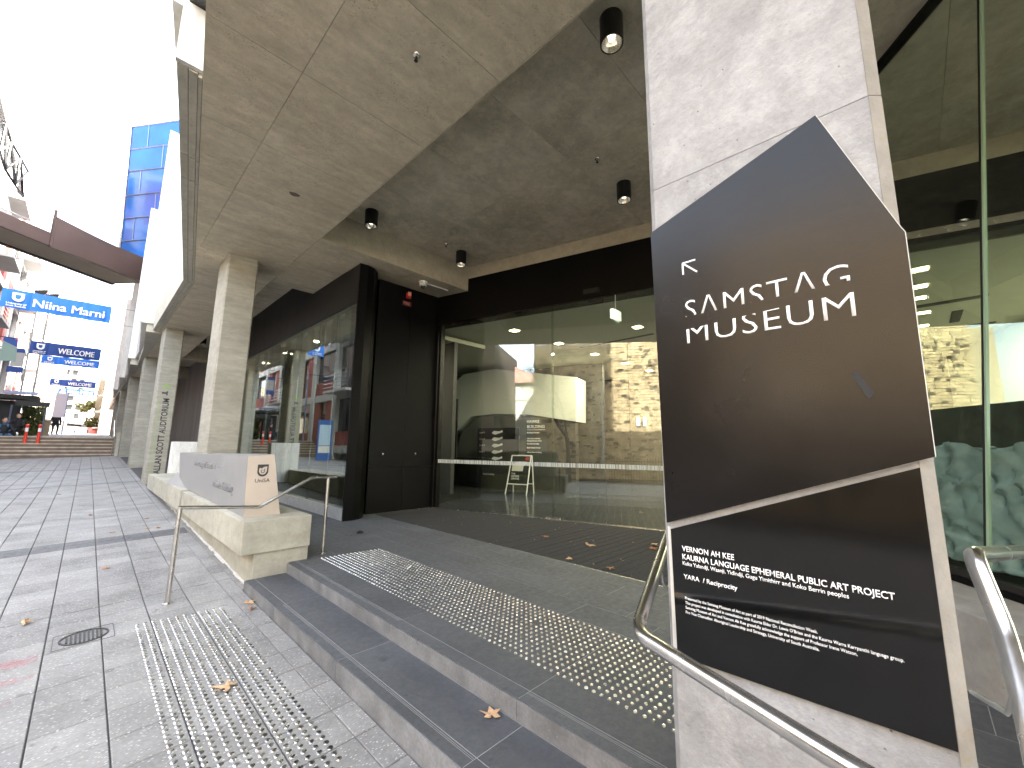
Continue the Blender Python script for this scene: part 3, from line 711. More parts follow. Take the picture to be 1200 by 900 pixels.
# sawtooth facade bays, pale concrete
def bay(ya, yb, xa, xm, ym, xb, z0=4.92, z1=11.4):
    p = [(xa, ya), (1.33, ya), (1.33, yb), (xb, yb), (xm, ym)]
    part(MB().prism(p, z0, z1), 'facade_bay', M['white_con'])
    part(MB().box(xa - .04, 1.25, ya - .04, ya - .002, z0 - .03, z0), 'bay_ledge', M['fascia'])
part(MB().prism([(1.045, 10.74), (1.33, 10.74), (1.33, 16.39), (1.045, 16.39)], 5.302, 11.4), 'facade_wall', M['white_con'])
part(MB().prism([(0.085, 4.47), (0.62, 4.47), (1.33, 10.73), (1.045, 10.73)], 5.302, 11.4), 'facade_wall', M['white_con'])
bay(16.4, 23.89, 0.76, 1.08, 22.0, 1.08)
bay(23.9, 31.39, 0.86, 1.12, 29.5, 1.12, z1=11.9)
bay(31.4, 38.89, 0.90, 1.12, 37.0, 1.12)
bay(38.9, 46.4, 0.90, 1.12, 44.5, 1.12)
for ya, yb, ef in ((16.42, 20, lambda y_: eave(y_) - .02), (20.01, 23.88, lambda y_: eave(y_) - .02), (23.92, 31.3, lambda y_: eave(y_) - .02), (31.42, 46, lambda y_: 1.2)):
    part(MB().prism([(ef(ya) - .02, ya), (1.3, ya), (1.3, yb), (ef(yb) - .02, yb)], ZS - .012, 4.9), 'fascia_panel', M['fascia'])

# columns along the street: each its own thing with chamfered arrises
def chbox(x0, x1, y0, y1, z0, z1, c=0.022):
    return MB().prism([(x0+c, y0), (x1-c, y0), (x1, y0+c), (x1, y1-c), (x1-c, y1), (x0+c, y1), (x0, y1-c), (x0, y0+c)], z0, z1)
cols = [('tall concrete column rising from behind the bench wall and metal sign block', 1.395, 1.86, 8.40, 9.2, 0.0),
        ('concrete column with vertical auditorium lettering on its near face', 1.255, 1.70, 15.45, 16.3, 0.0),
        ('plain concrete column just behind the lettered auditorium column', 1.245, 1.67, 21.3, 22.2, 0.0),
        ('concrete column at the foot of the distant street steps', 1.21, 1.64, 28.3, 29.2, 0.3),
        ('concrete column standing beyond the foot of the street steps', 1.19, 1.62, 35.6, 36.4, 1.0),
        ('farthest visible concrete column of the arcade row', 1.18, 1.6, 42.6, 43.4, 1.0)]
for i, (lab, x0, x1, y0, y1, z0) in enumerate(cols):
    t = thing('concrete_column', lab, 'column', ((x0+x1)/2, (y0+y1)/2, z0), 'arcade columns along the street')
    cx, cy = t.location.x, t.location.y
    o = chbox(x0 - cx, x1 - cx, y0 - cy, y1 - cy, -0.3, ZS - z0 - .002).build('shaft', M['column2'], t)
    if i == 1:
        yb_ = y0 - cy - 0.0012
        text('lettering', 'ALLAN SCOTT AUDITORIUM', 0.2, (0.085, yb_, 0.42), (0, 0, 1), (-1, 0, 0), M['darkletter'], t, fit=2.15, bold=0.004)
        MB().slab([(0.0, yb_, 2.78), (0.03, yb_, 2.78), (0.03, yb_, 2.66), (0.0, yb_, 2.66)], (0, -.001, 0)).build('arrow', M['darkletter'], t)
        MB().slab([(-.10, yb_, 2.70), (0.0, yb_, 2.70), (0.0, yb_, 2.75), (-.10, yb_, 2.75)], (0, -.001, 0)).build('arrow', M['darkletter'], t)
        MB().slab([(-.11, yb_, 2.84), (-0.02, yb_, 2.95), (0.08, yb_, 2.84), (0.08, yb_, 2.88), (-.02, yb_, 3.0), (-.11, yb_, 2.88)], (0, -.001, 0)).build('chevron', M['green'], t)
        MB().box(-0.128, -0.12, yb_ - .001, yb_, 0.4, 2.6).build('green_line', M['green'], t)
# main column
mc = thing('signed_column', 'big pale concrete column in the foreground carrying two black sign sheets', 'column', (1.47, 0.26, -0.25))
MCO = Vector(mc.location)
def mcp(mb, name, mat, **k):
    o = mb.build(name, mat, mc, **k); o.location = -MCO; return o
zj = [-0.25, 2.148, 3.6, ZS - .002]
for a, b in zip(zj, zj[1:]):
    mcp(chbox(1.25, 1.70, -0.027, 0.572, a + .001, b - .001, 0.022), 'shaft_lift', M['column'])
    mcp(MB().prism([(1.2493, -0.0043), (1.2485, -0.0052), (1.2715, -0.0282), (1.2722, -0.0273)], a + .001, b - .001), 'arris_strip', M['arris'])
mcp(chbox(1.254, 1.696, -0.023, 0.568, -0.3, ZS - .01, 0.022), 'shaft_core', M['plinth'])

# sign sheets on the column
sg = thing('museum_sign', 'large satin black museum sign sheet with pointed top on the foreground column', 'sign', (1.24, 0.26, 1.6))
XS = 1.2365
def on(y, z, x=0.0, t=sg): return (XS + x - t.location.x, y - t.location.y, z - t.location.z)
big = [(0.562, 1.992), (0.552, 1.06), (-0.030, 1.268), (-0.0335, 1.770), (-0.027, 1.785), (0.100, 2.150)]
MB().slab([on(y_, z_) for y_, z_ in big], (0.006, 0, 0)).build('sign_sheet', M['sign_sat'], sg)
MB().slab([on(y_ if y_ > 0.3 else y_ - .0016, z_, .0005) for y_, z_ in big], (0.011, 0, 0)).build('backing_sheet', M['signedge'], sg)
for q in ((0.50, 1.93), (0.08, 1.46)): pass
RT = (0, -1, 0); UP = (0, 0, 1)
text('lettering', 'SAMSTAG'.replace('A', chr(923)), 0.088, on(0.462, 1.668, -.0005), RT, UP, M['letter'], sg, fit=0.392, depth=0.0015, spacing=1.08,
     cut=[((0.0, 0.0105, 0), (0.012, -1, 0))], bold=-0.0009)
text('lettering', 'MUSEUM', 0.088, on(0.462, 1.594, -.0005), RT, UP, M['letter'], sg, fit=0.395, depth=0.0015, spacing=1.08,
     cut=[((0.0, 0.0440, 0), (-0.05, 1, 0))], bold=-0.0009)
for a, b in (((0.463, 1.815), (0.463, 1.852)), ((0.463, 1.852), (0.424, 1.852)), ((0.462, 1.851), (0.421, 1.812))):
    MB().tube([on(*a, -.0003), on(*b, -.0003)], 0.0028, 6).build('arrow_stroke', M['letter'], sg)
MB().slab([on(0.089, 1.458, -.0012), on(0.078, 1.462, -.0012), on(0.052, 1.408, -.0012), on(0.062, 1.396, -.0012), on(0.066, 1.402, -.0012)], (0.001, 0, 0)).build('sticker_remnant', M['rubber'], sg)
s2 = thing('artwork_plaque', 'gloss black artist plaque with white paragraphs on the lower half of the foreground column', 'sign', (1.24, 0.26, 0.9))
pq = [(0.541, 1.044), (0.538, 0.700), (-0.004, 0.708), (-0.005, 1.245)]
MB().slab([on(y_, z_, .0, s2) for y_, z_ in pq], (0.006, 0, 0)).build('sign_sheet', M['sign_gloss'], s2)
MB().slab([on(0.552, 1.05, .006, s2), on(0.552, 0.705, .006, s2), on(0.541, 0.70, .006, s2), on(0.541, 1.04, .006, s2)], (0.007, 0, 0)).build('backing_sheet', M['signedge'], s2)
def ptext(body, y0, z0, size, fit, bold=0.0): text('lettering', body, size, on(y0, z0, -.0004, s2), RT, UP, M['letter'], s2, fit=fit, bold=bold, depth=0.0006)
ptext('VERNON AH KEE', 0.510, 0.988, 0.021, 0.138, 0.0003)
ptext('KAURNA LANGUAGE EPHEMERAL PUBLIC ART PROJECT', 0.510, 0.9655, 0.021, 0.450, 0.0003)
ptext('Kuku Yalandji, Waanji, Yidindji, Gugu Yimithirr and Koko Berrin peoples', 0.510, 0.950, 0.0145, 0.372, 0.0001)
ptext('YARA  / Reciprocity', 0.509, 0.913, 0.0175, 0.140, 0.0002)
ptext('Presented by the Samstag Museum of Art as part of 2019 National Reconciliation Week.', 0.508, 0.858, 0.0105, 0.305, 0.0)
ptext('This project was developed in consultation with Kaurna Elder Dr. Lewis O’Brien and the Kaurna Warra Karrpanthi language group.', 0.508, 0.8455, 0.0105, 0.450, 0.0)
ptext('Samstag Museum of Art and Vernon Ah Kee gratefully acknowledge the support of Professor Irene Watson,', 0.508, 0.833, 0.0105, 0.374, 0.0)
ptext('Pro Vice Chancellor: Aboriginal Leadership and Strategy, University of South Australia.', 0.508, 0.8205, 0.0105, 0.305, 0.0)

# low concrete plinth between columns
t = thing('low_plinth', 'low pale concrete plinth behind the tall column beside the bench wall', 'low wall', (2.0, 11, 0))
MB().box(-0.37, 0.45, 3.2, 3.55, 0, 1.33).build('plinth_block', M['white_con'], t, bevel=0.01)

# auditorium wall further along the arcade
aw = structure('arcade_wall')
for k in range(8):
    MB().box(3.3, 3.6, 14.85 + k*1.9 + .004, 14.85 + (k+1)*1.9 - .004, -0.2, ZI).build('wall_panel', M['auditorium'], aw)
MB().box(3.62, 3.8, 14.5, 60, -0.3, ZI).build('wall_core', M['black'], aw)

# ================================================================== SHOP FRONT (black framed glazing)
sf = thing('shop_front', 'black framed shop glazing on a low concrete kerb left of the entrance', 'shop front', (3.2, 10, 0))
def sfp(mb, name, mat, par=None, **k):
    o = mb.build(name, mat, par or sf, **k)
    if not par: o.location = (-3.2, -10, 0)
    return o
sfp(MB().box(3.19, 3.34, 7.13, 14.8, 0, 0.195), 'kerb', M['plinth'])
sfp(MB().box(3.20, 3.30, 7.09, 14.84, 3.92, ZI - .01), 'fascia_board', M['fasciadark'])
py_ = [7.10, 8.0, 8.92, 10.01, 11.1, 12.16, 13.47, 14.7]
for a, b in zip(py_, py_[1:]):
    sfp(MB().box(3.225, 3.235, a + .004, b - .004, 0.196, 3.918), 'glass_pane', M['shopglass'])
sfp(MB().box(3.236, 3.33, 11.75, 12.45, 0.196, 3.915), 'mullion', M['fasciadark'])
for y_ in (7.5, 8.1, 8.75, 9.45, 10.2, 10.95, 12.8, 13.7): sfp(MB().box(3.28, 3.31, y_, y_ + 0.30, 2.75, 3.859), 'hanging_blind', M['black'])
for y_ in (8.0, 8.92, 10.01, 11.1, 12.9, 13.47): sfp(MB().box(3.238, 3.262, y_ - .022, y_ + .022, 0.196, 3.859), 'glass_fin', M['fasciadark'])
sfp(MB().box(3.24, 3.27, 7.1, 14.7, 3.86, 3.915), 'head_rail', M['black'])
# black end: rounded corner and return wall to the doors
be = thing('black_entrance_wall', 'black metal clad wall with rounded corner between shop glazing and glass doors', 'wall', (4.3, 7.4, 0))
def bep(mb, name, mat, **k):
    o = mb.build(name, mat, be, **k); o.location = (-4.3, -7.4, 0); return o
curve = [(3.195, 7.085), (3.35, 7.10), (3.50, 7.16), (3.62, 7.27), (3.72, 7.42), (3.80, 7.53)]
bep(MB().prism([(3.195, 7.085), (3.35, 7.07), (3.50, 7.12), (3.63, 7.25), (3.72, 7.42), (3.80, 7.56), (3.6, 7.7), (3.36, 7.2), (3.195, 7.12)], 0, ZS - .003), 'corner_casing', M['black'])
for a, b in ((3.805, 4.55), (4.556, 5.30)):
    bep(MB().box(a, b, 7.50, 7.56, 0.0, 0.86), 'wall_panel', M['black']); bep(MB().box(a, b, 7.50, 7.56, 0.866, ZS - .003), 'wall_panel', M['black'])
for xq in (4.06, 4.80):
    bep(MB().box(xq, xq + .05, 7.485, 7.4995, 1.08, 1.15), 'lock_plate', M['fasciadark'])
    bep(MB().tube([(xq + .025, 7.484, 1.12), (xq + .025, 7.478, 1.12)], 0.012, 10), 'lock_plate', M['steel'])
bep(MB().box(3.36, 5.5, 7.62, 7.75, 0, ZI), 'wall_core', M['black'])

# ================================================================== GLASS DOOR WALL
dw = thing('glass_door_wall', 'tall frameless glass entrance wall with sliding doors under a black header', 'glass doors', tuple(A))
def DL(u, off, z): return tuple(dd*u + nn*off + Vector((0, 0, z)))
def dbox(mb, u0, u1, o0, o1, z0, z1):
    return mb.hexa([DL(u0,o0,z0), DL(u1,o0,z0), DL(u1,o1,z0), DL(u0,o1,z0)], [DL(u0,o0,z1), DL(u1,o0,z1), DL(u1,o1,z1), DL(u0,o1,z1)])
UJ = [0.02, 2.70, 4.12, 5.6, 7.4, 9.2]
for a, b in zip(UJ, UJ[1:]): dbox(MB(), a + .003, b - .003, 0.0, 0.012, 0.006, 4.0).build('glass_pane', M['glass'], dw)
dbox(MB(), 2.68, 2.715, 0.014, 0.05, 0.006, 4.0).build('door_stile', M['greenglass'], dw)
dbox(MB(), -0.1, 10.5, -0.03, 0.25, 4.001, 4.93).build('header', M['black'], dw)
dbox(MB(), 0.02, 9.2, 0.014, 0.06, 3.90, 4.0).build('track_rail', M['fasciadark'], dw)
dbox(MB(), 7.0, 9.6, -0.05, -0.032, 4.05, 4.15).build('transom', M['steel'], dw)
dbox(MB(), -0.75, 10.5, -0.035, 0.25, 4.932, ZI - .002).build('lintel_beam', M['beam'], dw)
dbox(MB(), 3.37, 3.66, -0.09, -0.035, 4.08, 4.17).build('door_sensor', M['blackgloss'], dw)
dbox(MB(), 3.45, 3.70, -0.05, -0.002, 3.91, 3.98).build('door_sensor', M['blackgloss'], dw)
dbox(MB(), -0.04, 0.018, -0.03, 0.1, 0, 4.0).build('jamb', M['black'], dw)
dbox(MB(), 2.55, 2.85, 0.0, 0.06, 0.004, 0.03).build('floor_guide', M['steel'], dw)
# barcode-like manifestation dashes
mf = MB(); u_ = 0.03
while u_ < 5.0:
    w = random.choice((0.006, 0.010, 0.016, 0.026, 0.04))
    dbox(mf, u_, u_ + w, -0.0012, -0.0004, 0.925, 1.0); u_ += w + random.choice((0.004, 0.006, 0.010))
tag(mf.build('manifestation_strip', plain('frosted white strip', (0.55, 0.6, 0.56), 0.6), dw, fix=False), kind='stuff')

# leaning side glazing at the right, on a low concrete wall
dg = thing('side_glazing', 'outward leaning greenish glazing above a low grey concrete wall right of the signed column', 'glass wall', (4.22, -0.09, 0.42))
P0 = Vector((4.22, -0.09, 0.42)); dv = Vector((-0.79, -0.61, 0)).normalized(); nv = Vector((0.61, -0.79, 0)); kv = Vector((.0825, -.107, 1))
def GL(s_, off, z): return tuple(dv*s_ + nv*off + kv*(z - 0.42))
def gbox(mb, a, b, o0, o1, z0, z1):
    return mb.hexa([GL(a,o0,z0), GL(b,o0,z0), GL(b,o1,z0), GL(a,o1,z0)], [GL(a,o0,z1), GL(b,o0,z1), GL(b,o1,z1), GL(a,o1,z1)])
for a, b in ((-1.5, -0.9), (-0.896, 0.236), (0.244, 1.5), (1.506, 2.6)): gbox(MB(), a, b, 0, 0.012, 0.50, ZI - .01).build('glass_pane', M['greenglass'], dg)
gbox(MB(), -1.5, 2.6, -0.03, 0.05, 0.422, 0.46).build('sill_frame', M['black'], dg)
gbox(MB(), -1.5, 2.6, -0.02, 0.04, 0.462, 0.50).build('sill_frame', M['fasciadark'], dg)
gbox(MB(), -1.5, 2.6, -0.04, 0.06, ZI - .045, ZI - .003).build('head_channel', M['black'], dg)
gbox(MB(), 0.236, 0.244, -0.008, 0.02, 0.50, ZI - .05).build('joint_bead', M['iron'], dg)
gbox(MB(), 0.246, 0.262, -0.002, 0.016, 0.50, ZI - .05).build('glass_fin_edge', plain('pale green glass edge', (.35, .5, .36), .2), dg)
kw = thing('ramp_side_wall', 'low grey concrete wall under the leaning glazing at the right edge', 'low wall', (3.45, -0.1, 0))
MB().prism([tuple((dv*a + nv*b).xy) for a, b in ((-1.3, 0.0), (2.4, 0.0), (2.4, 0.60), (-1.3, 0.60))], -0.02, 0.42).build('wall_block', M['plinth'], kw, bevel=.006)
def wp(s_, off, z): return P0 + dv*s_ + nv*off + kv*(z - .42)
wv = thing('relief_panel', 'tall wavy sea green relief panel standing behind the leaning glazing', 'artwork', tuple(wp(0, .3, .5)))
WO = Vector(wv.location)
m = MB(); nu, nz_ = 70, 60; vs = []
for j_ in range(nz_ + 1):
    for i_ in range(nu + 1):
        s_ = -.75 + 2.4*i_/nu; z = 0.46 + .86*j_/nz_ + (.03*math.sin(11*s_) if j_ == nz_ else 0)
        if i_ == 0: s_ += .02*math.sin(24*z)
        dpt = 0.32 + 0.045*abs(math.sin(11*s_ + 2.5*math.sin(9*z))) + 0.035*abs(math.sin(13*z + 4*math.sin(6*s_))) + 0.010*math.sin(41*s_ + 12*z)
        p = wp(s_, dpt, z) - WO; vs.append(tuple(p))
m.add(vs, [(j_*(nu+1)+i_, j_*(nu+1)+i_+1, (j_+1)*(nu+1)+i_+1, (j_+1)*(nu+1)+i_) for j_ in range(nz_) for i_ in range(nu)])
o = m.build('relief_sheet', M['wavy'], wv, smooth=True); sm = o.modifiers.new('s', 'SOLIDIFY'); sm.thickness = 0.03
cb = thing('display_plinth', 'black timber box standing behind the wavy relief in the leaning glazing', 'plinth', tuple(wp(0, .8, .5)))
CO = Vector(cb.location)
pb = [wp(a, b, .5) for a, b in ((-.9, .62), (.22, .62), (.5, 1.3), (-.9, 1.3))]
MB().hexa([tuple(q.xy - CO.xy) + (-.48,) for q in pb], [tuple(q.xy - CO.xy) + (1.14,) for q in pb]).build('box_body', plain('dark stained timber', (0.045, 0.05, 0.045), 0.5, noise=0.4, scale=12), cb)

# ================================================================== FOYER INTERIOR
fy = structure('foyer')
def fp(mb, name, mat, **k):
    o = mb.build(name, mat, fy, **k); return o
def dq(u, off, z): return tuple(DP(u, off, z))
def fbox(mb, u0, u1, o0, o1, z0, z1):
    return mb.hexa([dq(u0,o0,z0), dq(u1,o0,z0), dq(u1,o1,z0), dq(u0,o1,z0)], [dq(u0,o0,z1), dq(u1,o0,z1), dq(u1,o1,z1), dq(u0,o1,z1)])
fp(fbox(MB(), -6, 12, 0.0, 12, -0.05, 0.002), 'floor', M['foyerfloor'])
fp(fbox(MB(), -6, 12, 0.26, 12, 3.985, 4.2), 'ceiling', M['ceil'])
fp(fbox(MB(), -6, 12, 9.0, 9.3, 0.003, 3.98), 'back_wall', M['foyerbrown'])
fp(fbox(MB(), -4.4, 2.0, 5.6, 5.8, 0.003, 3.98), 'core_wall', M['foyerdark'])
fp(fbox(MB(), -6.0, -5.8, 0.3, 9, 0.003, 3.98), 'side_wall', M['foyerbrown'])
fp(fbox(MB(), 11.0, 11.2, 0.3, 9, 0.003, 3.98), 'side_wall', M['foyerwhite'])
fp(MB().slab([dq(-3.26,4.5,2.86), dq(-3.36,4.5,3.30), dq(-2.63,4.5,3.78), dq(-1.36,4.5,3.86), dq(1.51,4.5,3.37), dq(1.49,4.5,2.04), dq(-0.06,4.5,2.29), dq(-1.33,4.5,2.35), dq(-2.28,4.5,2.29), dq(-2.88,4.5,1.83), dq(-3.28,4.5,1.72)], nn*0.9), 'angled_bulkhead', M['foyerwhite'])
fp(MB().slab([dq(-3.0,4.55,0.9), dq(-2.65,4.55,1.82), dq(-2.07,4.55,2.27), dq(-1.14,4.55,2.32), dq(0.3,4.55,2.2), dq(0.3,4.55,0.003), dq(-1.8,4.55,0.003), dq(-2.1, 4.55, .8)], nn*0.85), 'reception_niche', plain('foyer grey paint', (0.12, 0.125, 0.115), 0.6))
dr = thing('directory_board', 'black floor directory board with pale plan icons behind the entrance glass', 'sign', tuple(DP(-0.9, 4.0, 0.85)))
dro = Vector(dr.location)
def drp(mb, name, mat): o = mb.build(name, mat, dr); o.location = -dro; return o
drp(fbox(MB(), -1.66, -0.16, 4.0, 4.06, 0.55, 1.86), 'board', M['blackgloss'])
for k in range(5):
    z = 1.70 - k*0.2
    drp(MB().slab([dq(-1.12,3.995,z), dq(-1.0,3.995,z-.05), dq(-0.72,3.995,z+.03), dq(-0.74,3.995,z+.09), dq(-0.84, 3.995, z+.05), dq(-1.04,3.995,z+.07)], nn*-0.004), 'floor_plan_icon', M['letter'])
    text('lettering', 'Level %d' % (5 - k), 0.07, Vector(dq(-1.58, 3.994, z)) - dro, dd, (0, 0, 1), M['letter'], dr)
bs = thing('building_name_lettering', 'white building name and text lines on the dark foyer wall', 'sign', tuple(DP(0, 4.3, 1.5)))
bso = Vector(bs.location)
fp(fbox(MB(), -0.14, 1.49, 4.44, 4.7, 0.003, 2.0), 'name_wall', M['foyerdark'])
def btx(s_, u, z, size, fit): text('lettering', s_, size, Vector(dq(u, 4.435, z)) - bso, dd, (0, 0, 1), M['letter'], bs, fit=fit, depth=0.002, bold=0.002)
btx('HAWKE', -0.10, 2.02, 0.12, 0.42); btx('BUILDING', -0.10, 1.86, 0.13, 0.60)
o = fbox(MB(), -0.10, 0.52, 4.43, 4.434, 1.80, 1.815).build('rule_line', M['letter'], bs); o.location = -bso
for i_, (s_, z) in enumerate((('Bradley Forum', 1.70), ('Allan Scott Auditorium', 1.52), ('Samstag Museum of Art', 1.45), ('Kerry Packer Civic Gallery', 1.36), ('Basil Hetzel Forum', 1.24), ('Jeffrey Smart Building', 1.10))):
    btx(s_, -0.10, z, 0.06, 0.42 + 0.04*(i_ % 3))
# A-frame board
af = thing('a_frame_sign', 'white framed black A-frame board standing inside the entrance glass', 'A-frame sign', tuple(DP(0.32, 3.0, 0)))
afo = Vector(af.location)
def afp(mb, name, mat): o = mb.build(name, mat, af); o.location = -afo; return o
for o_s, lean in ((3.0, 1), (3.45, -1)):
    def ap(u, z): return Vector(dq(u, o_s + lean*0.2*z/1.05, z))
    afp(MB().tube([ap(-0.03, 0.0), ap(0.07, 1.04)], 0.018, 6), 'leg', M['letter'])
    afp(MB().tube([ap(0.62, 0.0), ap(0.66, 1.04)], 0.018, 6), 'leg', M['letter'])
    afp(MB().tube([ap(0.07, 1.04), ap(0.66, 1.04)], 0.018, 6), 'cross_bar', M['letter'])
    afp(MB().tube([ap(0.0, 0.27), ap(0.63, 0.27)], 0.018, 6), 'cross_bar', M['letter'])
    afp(MB().slab([ap(0.02, 0.28), ap(0.62, 0.28), ap(0.645, 1.03), ap(0.08, 1.03)], nn*0.01), 'board', M['blackgloss'])
def apn(u, z, o_=-.004): return Vector(dq(u, 3.0 + 0.2*z/1.05 + o_, z))
afp(MB().slab([apn(.10, .62), apn(.45, .62), apn(.46, .78), apn(.55, .80), apn(.56, .88), apn(.30, .88), apn(.11, .80)], nn*-.002), 'poster', M['poster'])
afp(MB().slab([apn(.50, .92, -.008), apn(.61, .92, -.008), apn(.62, 1.0, -.008), apn(.51, 1.0, -.008)], nn*-.002), 'poster', M['redlamp'])
for k, s_ in enumerate(('THE', 'HAWKE', 'CENTRE')): text('lettering', s_, 0.07, apn(0.10, 0.52 - k*0.065) - afo, dd, (0, 0, 1), M['letter'], af, bold=0.002)
# counter and bin
ct = thing('reception_counter', 'low black reception counter deep inside the glass entrance', 'counter', tuple(DP(-1.1, 3.8, 0)))
cto = Vector(ct.location)
o = MB().slab([dq(-2.6,3.9,0.93), dq(-1.5,3.9,0.003), dq(-0.5,3.9,0.003), dq(-0.5,3.9,0.72), dq(-1.2,3.9,0.93)], nn*0.5).build('counter_body', M['blackgloss'], ct); o.location = -cto
text('lettering', 'hawke building', 0.08, Vector(dq(-1.35, 3.893, .42)) - cto, dd, (0, 0, 1), M['letter'], ct, fit=0.4)
# poster panel near the left jamb
ps = thing('notice_panel', 'narrow dark notice panel with small posters near the left door jamb', 'notice board', tuple(DP(-0.9, 1.5, 1)))
pso = Vector(ps.location)
def psp(mb, name, mat): o = mb.build(name, mat, ps); o.location = -pso; return o
psp(fbox(MB(), -1.08, -0.62, 1.5, 1.53, 0.95, 2.5), 'panel', M['fasciadark'])
for k in range(3): psp(fbox(MB(), -0.98, -0.70, 1.494, 1.499, 1.1 + k*0.24, 1.3 + k*0.24), 'poster', M['poster'])
for k, s_ in enumerate(('Hawke', 'Building', 'Level 3')): text('lettering', s_, 0.09, Vector(dq(-1.0, 1.497, 2.25 - k*.12)) - pso, dd, (0, 0, 1), M['letter'], ps)
# ceiling lights (lit in the photograph), in rows
tl = thing('foyer_ceiling_light', 'x', 'ceiling light', (0, 0, 3.984), 'lit square ceiling lights in the foyer')
MB().box(-.11, .11, -.11, .11, -0.012, 0.0).build('frame', M['cctv'], tl)
MB().box(-.09, .09, -.09, .09, -0.017, -0.0125).build('diffuser', M['lampglow'], tl)
spots = [(6.7, 6.45), (8.35, 6.42), (10.05, 6.42), (11.8, 6.4), (8.36, 4.2), (10.05, 4.2), (11.8, 4.2), (8.42, -.33), (9.32, -.33), (10.05, -.33), (13.5, 4.2), (13.5, 6.4), (11.2, -.4), (12.4, -.4)]
names = ['lit ceiling light nearest the left glass pane', 'second lit ceiling light of the left row past the centre joint', 'third lit ceiling light of the long foyer row', 'fourth lit ceiling light of the long foyer row', 'lit ceiling light just left of the big black sign above the bright stone reflection', 'deeper lit ceiling light in the row ending at the black sign', 'third lit ceiling light of the row ending at the black sign', 'highest lit ceiling light seen right of the signed column', 'second lit ceiling light from the top right of the signed column', 'third lit ceiling light from the top right of the signed column', 'hindmost lit ceiling light of the short row', 'hindmost lit ceiling light of the long foyer row', 'fourth lit ceiling light right of the signed column', 'lowest lit ceiling light right of the signed column']
for i, (x, y_) in enumerate(spots):
    c = tl if i == 0 else dup(tl)
    c.location = (x, y_, 3.984); c['label'] = names[i]
    lam = bpy.data.lights.new('foyer_lamp', 'AREA'); lam.shape = 'SQUARE'; lam.size = 0.2; lam.energy = 4.5 if y_ < 2 else 2.6; lam.color = (1, 0.88, 0.66)
    lo = bpy.data.objects.new('foyer_lamp', lam); COL.objects.link(lo); lo.location = (0, 0, -0.022); lo.parent = c
fp(MB().box(9.1, 9.2, 4.2, 6.3, 3.975, 3.984), 'ceiling_slot', M['fasciadark'])
for (vx, vy, vw, vl) in ((10.6, -1.2, .18, .9), (13.0, -1.5, .18, .9), (11.5, -.95, 1.0, .15)):
    fp(MB().box(vx, vx + vw, vy, vy + vl, 3.972, 3.984), 'ceiling_vent', M['fasciadark'])
gr = thing('ceiling_grille', 'square air grille in the foyer ceiling above the left pane', 'vent', (5.95, 6.98, 3.975))
for k in range(5): MB().box(-.12, .12, -.11 + k*.05, -.09 + k*.05, -.004, .008).build('louvre', M['ceil'], gr)
ex = thing('exit_sign', 'pale boxy exit sign hanging inside the entrance glass', 'exit sign', (6.28, 3.56, 3.52))
MB().box(-.14, .14, -.03, .03, 0, 0.17).build('sign_box', M['exitglow'], ex)
MB().tube([(0, 0, .17), (0, 0, .46)], .008, 6).build('hanger', M['cctv'], ex)
# interior of the shop behind the left glazing
sh = structure('shop_interior')
MB().box(3.5, 5.6, 7.8, 14.4, 0.0, 0.19).build('floor', M['foyerfloor'], sh)
MB().box(3.31, 7.0, 7.8, 14.8, 3.80, 3.9).build('ceiling', M['ceil'], sh)
MB().box(6.0, 6.1, 7.8, 14.8, 0.19, 3.8).build('back_wall', M['foyerdark'], sh)
MB().box(3.5, 6.0, 14.7, 14.8, 0.19, 3.8).build('end_wall', M['foyerdark'], sh)
for i, y_ in enumerate((8.23, 10.26, 12.21, 14.2)):
    c = dup(tl); c.location = (3.62, y_, 3.798); c['group'] = 'lit square ceiling lights behind the shop glazing'
    c['label'] = ('nearest lit ceiling light behind the shop glazing', 'second lit ceiling light behind the shop glazing', 'third lit ceiling light behind the shop glazing', 'farthest lit ceiling light behind the shop glazing')[i]

# ================================================================== LAMPS, SPRINKLERS, CCTV ON THE SOFFIT
def downlight(x, y_, z, lab, r=0.105, h=0.27):
    t = thing('surface_downlight', lab, 'ceiling lamp', (x, y_, z), 'black cylindrical lamps under the arcade ceiling')
    m = MB(); n = 28; prof = [(0, 0), (r, 0), (r, -h), (r - .014, -h), (r - .02, -h + .09), (0.0, -h + .10)]
    vs = []; fs = []
    for rr, zz in prof:
        for k in range(n): a = 2*math.pi*k/n; vs.append((rr*math.cos(a), rr*math.sin(a), zz))
    for i in range(3):
        for k in range(n): fs.append((i*n+k, i*n+(k+1) % n, (i+1)*n+(k+1) % n, (i+1)*n+k))
    m.add(vs[:4*n], fs); m.build('housing', M['blackgloss'], t, smooth=True, fix=False)
    m = MB(); vs2 = []; fs = []
    pr = [(r - .014, -h), (r - .03, -h + .06), (r - .06, -h + .09), (0.004, -h + .1)]
    for rr, zz in pr:
        for k in range(n): a = 2*math.pi*k/n; vs2.append((rr*math.cos(a), rr*math.sin(a), zz))
    for i in range(3):
        for k in range(n): fs.append((i*n+k, i*n+(k+1) % n, (i+1)*n+(k+1) % n, (i+1)*n+k))
    m.add(vs2, fs); m.build('reflector', M['downglow'], t, smooth=True, fix=False)
    MB().lathe([(0.0, -h + .05), (0.03, -h + .05), (0.03, -h + .099), (0, -h + .099)], (0, 0, 0), 12).build('lamp_bulb', M['lampglow2'] if 'lampglow2' in M else M['letter'], t)
    return t
M['lampglow2'] = plain('lamp bulb', (0.9, 0.85, 0.75), 0.3, emit=((1, 0.85, 0.6), 0.3))
downlight(2.93, 1.62, ZI, 'largest black cylinder lamp on the recessed ceiling beside the signed column')
downlight(5.18, 2.74, ZI, 'black cylinder lamp above the black door header near the column')
downlight(2.93, 6.2, ZI, 'black cylinder lamp beside the near corner of the cross beam')
